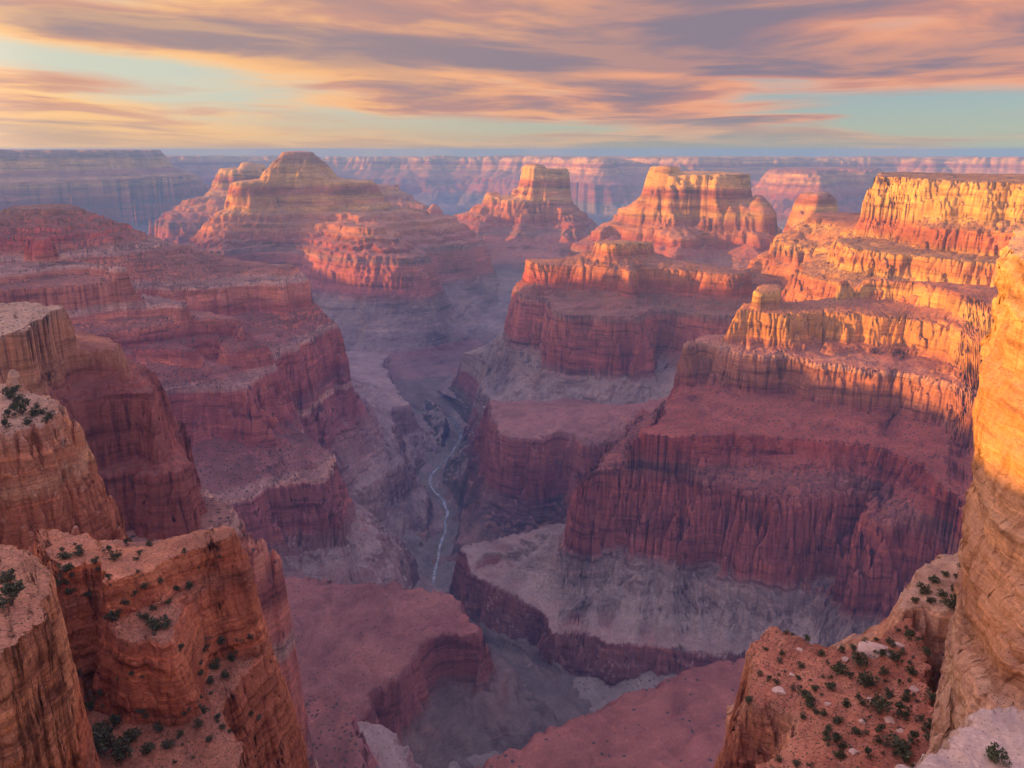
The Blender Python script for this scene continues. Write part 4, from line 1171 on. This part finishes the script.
G1 = 'shrubs on the right foreground outcrop'
L1 = 'small dark shrub on the red soil of the lower right outcrop'
shrub('red_outcrop', 934, 674, 27, 60, 175, 'largest dark green shrub of the lower right outcrop, near the foot of the rock wall', G1)
shrub('red_outcrop', 896, 750, 26, 60, 175, 'broad spreading shrub at the bottom edge beside the whitish ledge', G1, .7)
for x, y, w in [(859, 666, 15), (866, 688, 20), (876, 711, 19), (837, 675, 18), (829, 689, 11), (807, 705, 15), (841, 652, 9), (949, 684, 20), (932, 700, 13), (912, 742, 13), (927, 727, 11), (912, 640, 14), (946, 648, 12),
                (749, 703, 10), (786, 634, 7), (806, 640, 8), (852, 650, 9), (866, 645, 9), (822, 656, 8), (800, 668, 9), (780, 662, 7), (765, 650, 6), (845, 705, 10), (838, 724, 11), (822, 716, 8), (856, 735, 12), (880, 732, 10),
                (905, 700, 11), (910, 676, 12), (895, 660, 10), (884, 676, 10), (925, 655, 10), (905, 720, 10), (948, 705, 15), (942, 724, 13), (868, 756, 10), (842, 748, 9), (815, 690, 8), (792, 690, 7), (776, 684, 7), (760, 676, 7), (850, 678, 8), (890, 645, 9), (930, 742, 14), (952, 662, 14)]:
    shrub('red_outcrop', x, y, w, 60, 175, L1, G1)
for i in range(120):
    shrub('red_outcrop', RND.triangular(750, 958, 930), RND.uniform(628, 768), 3.2 + RND.expovariate(0.45), 60, 175, L1, G1)
for x, y, w in [(922, 594, 13), (932, 583, 11), (949, 607, 17), (962, 569, 9), (956, 580, 9), (940, 596, 10), (930, 604, 9), (955, 593, 9), (944, 576, 8), (915, 603, 8), (962, 603, 10)]:
    shrub('knob', x, y, w, 100, 230, 'low green shrub on top of the pale rock knob by the wall', 'shrubs on the rock knob')
shrub('pale_ledge', 996, 764, 20, 30, 75, 'round green shrub on the whitish ledge in the lower right corner')
G2 = 'shrubs on the left foreground outcrop'
L2 = 'small dark shrub on the terraces of the lower left outcrop'
for x, y, w in [(112, 624, 15), (152, 630, 17), (164, 628, 15), (68, 586, 13), (60, 590, 10), (72, 597, 11), (64, 560, 12), (78, 556, 12), (115, 560, 11), (108, 553, 9), (128, 545, 9), (150, 546, 8), (189, 590, 10), (176, 594, 9), (168, 604, 8),
                (125, 606, 9), (135, 600, 8), (120, 615, 9), (145, 590, 8), (160, 584, 8), (107, 750, 30), (126, 758, 26), (96, 738, 18), (113, 728, 17), (135, 740, 16), (150, 752, 14), (90, 712, 14), (100, 700, 12), (170, 748, 12), (160, 730, 10), (180, 738, 9), (142, 716, 10),
                (205, 655, 10), (215, 668, 12), (222, 650, 10), (234, 660, 11), (240, 645, 9), (212, 684, 10), (225, 678, 10), (250, 640, 9), (200, 676, 8), (205, 712, 10), (218, 722, 9), (198, 728, 9), (210, 742, 9), (88, 600, 10), (96, 566, 8), (140, 555, 7)]:
    shrub('outcrop', x, y, w, 110, 300, L2, G2)
for i in range(60):
    shrub('outcrop', RND.uniform(50, 260), RND.uniform(540, 768), 3.2 + RND.expovariate(0.5), 110, 300, L2, G2)
shrub('left_cliff', 11, 606, 30, 90, 230, 'large bright green bush on the stony top of the lower left cliff', 'bushes on the lower left cliff')
shrub('left_cliff', 10, 582, 17, 90, 230, 'smaller bush just behind the large one on the lower left cliff', 'bushes on the lower left cliff')
shrub('left_cliff', 18, 537, 12, 90, 230, 'low dry shrub at the back edge of the lower left cliff top', 'bushes on the lower left cliff')
G3 = 'bushes on the scrub-topped cliff at the left edge'
for x, y, w in [(8, 398, 14), (18, 402, 12), (22, 413, 16), (34, 416, 11), (44, 414, 9), (52, 419, 9), (28, 425, 9), (10, 418, 12), (6, 428, 11), (16, 391, 8), (38, 408, 7), (14, 409, 9), (46, 423, 8)]:
    shrub('scrub_cliff', x, y, w, 240, 480, 'dark bush on the pale top of the banded cliff at the left edge', G3)

# ------------------------------------------------------------------ loose boulders
def boulder_mesh(seed):
    import bmesh
    rs = random.Random(seed + 50)
    bm = bmesh.new()
    for _ in range(22):
        v = Vector((rs.gauss(0, 1), rs.gauss(0, 1), rs.gauss(0, 1))).normalized() * 0.55
        bm.verts.new((max(-.46, min(.44, v.x)), max(-.42, min(.45, v.y)), max(-.36, min(.30, v.z))))
    r = bmesh.ops.convex_hull(bm, input=bm.verts)
    bmesh.ops.delete(bm, geom=[g for g in r['geom_interior'] if isinstance(g, bmesh.types.BMVert)], context='VERTS')
    bmesh.ops.bevel(bm, geom=bm.edges[:], offset=0.025, segments=1, affect='EDGES')
    me = bpy.data.meshes.new('boulder')
    bm.to_mesh(me)
    bm.free()
    return me


M_BOULD = rock('pale_boulder', [(-130, (0.56, 0.40, 0.30)), (-30, (0.58, 0.43, 0.33))], flat=(0.56, 0.44, 0.36), flat_mix=0.4, veg_amt=0, unit=0.05, bump=1.0)
BO = [boulder_mesh(i) for i in range(4)]
for m in BO:
    m.materials.append(M_BOULD)


def boulder(key, px, py, w, r0, r1, label, group=None, sq=.6):
    p = seat(key, px, py, r0, r1)
    if p is None:
        return
    d = math.sqrt(p[0] ** 2 + p[1] ** 2 + p[2] ** 2)
    w = w * d / F
    o = bpy.data.objects.new('boulder', RND.choice(BO))
    COL.objects.link(o)
    o.location = (p[0], p[1], p[2] + .02 * w * sq)
    o.rotation_euler = (RND.uniform(-.2, .2), RND.uniform(-.2, .2), RND.uniform(0, 6.28))
    o.scale = (w * 1.2, w, w * sq)
    o['label'] = label
    o['category'] = 'boulder'
    if group:
        o['group'] = group


boulder('red_outcrop', 873, 651, 26, 60, 175, 'broad pale slab of rock on the rear crest of the lower right outcrop', 'boulders on the right foreground outcrop')
boulder('red_outcrop', 779, 692, 14, 60, 175, 'lone pale boulder near the left rim of the lower right outcrop', 'boulders on the right foreground outcrop')
for x, y, w in [(900, 646, 10), (888, 655, 8), (845, 660, 7), (862, 722, 7), (828, 704, 6), (915, 690, 8), (890, 722, 9), (900, 732, 7), (800, 650, 6), (854, 752, 8), (792, 676, 5), (870, 700, 6)]:
    boulder('red_outcrop', x, y, w, 60, 175, 'small pale stone among the shrubs of the lower right outcrop', 'boulders on the right foreground outcrop')

# ------------------------------------------------------------------ air
def build_haze():
    x0, x1, y0, y1, z0, z1 = -18500, 18500, -6000, 18500, -1250, 18
    V = [(x, y, z) for x in (x0, x1) for y in (y0, y1) for z in (z0, z1)]
    Fc = [(0, 1, 3, 2), (4, 6, 7, 5), (0, 4, 5, 1), (2, 3, 7, 6), (0, 2, 6, 4), (1, 5, 7, 3)]
    me = bpy.data.meshes.new('haze')
    me.from_pydata(V, [], Fc)
    m = bpy.data.materials.new('haze_air')
    m.use_nodes = True
    k = NT(m.node_tree)
    pv = k.n('ShaderNodeVolumePrincipled')
    pv.inputs['Color'].default_value = (0.17, 0.39, 0.84, 1)
    pv.inputs['Density'].default_value = 0.74e-4
    pv.inputs['Anisotropy'].default_value = 0.0
    out = k.n('ShaderNodeOutputMaterial')
    k.put(out.inputs['Volume'], pv.outputs[0])
    me.materials.append(m)
    o = bpy.data.objects.new('haze', me)
    COL.objects.link(o)
    o['kind'] = 'stuff'


build_haze()
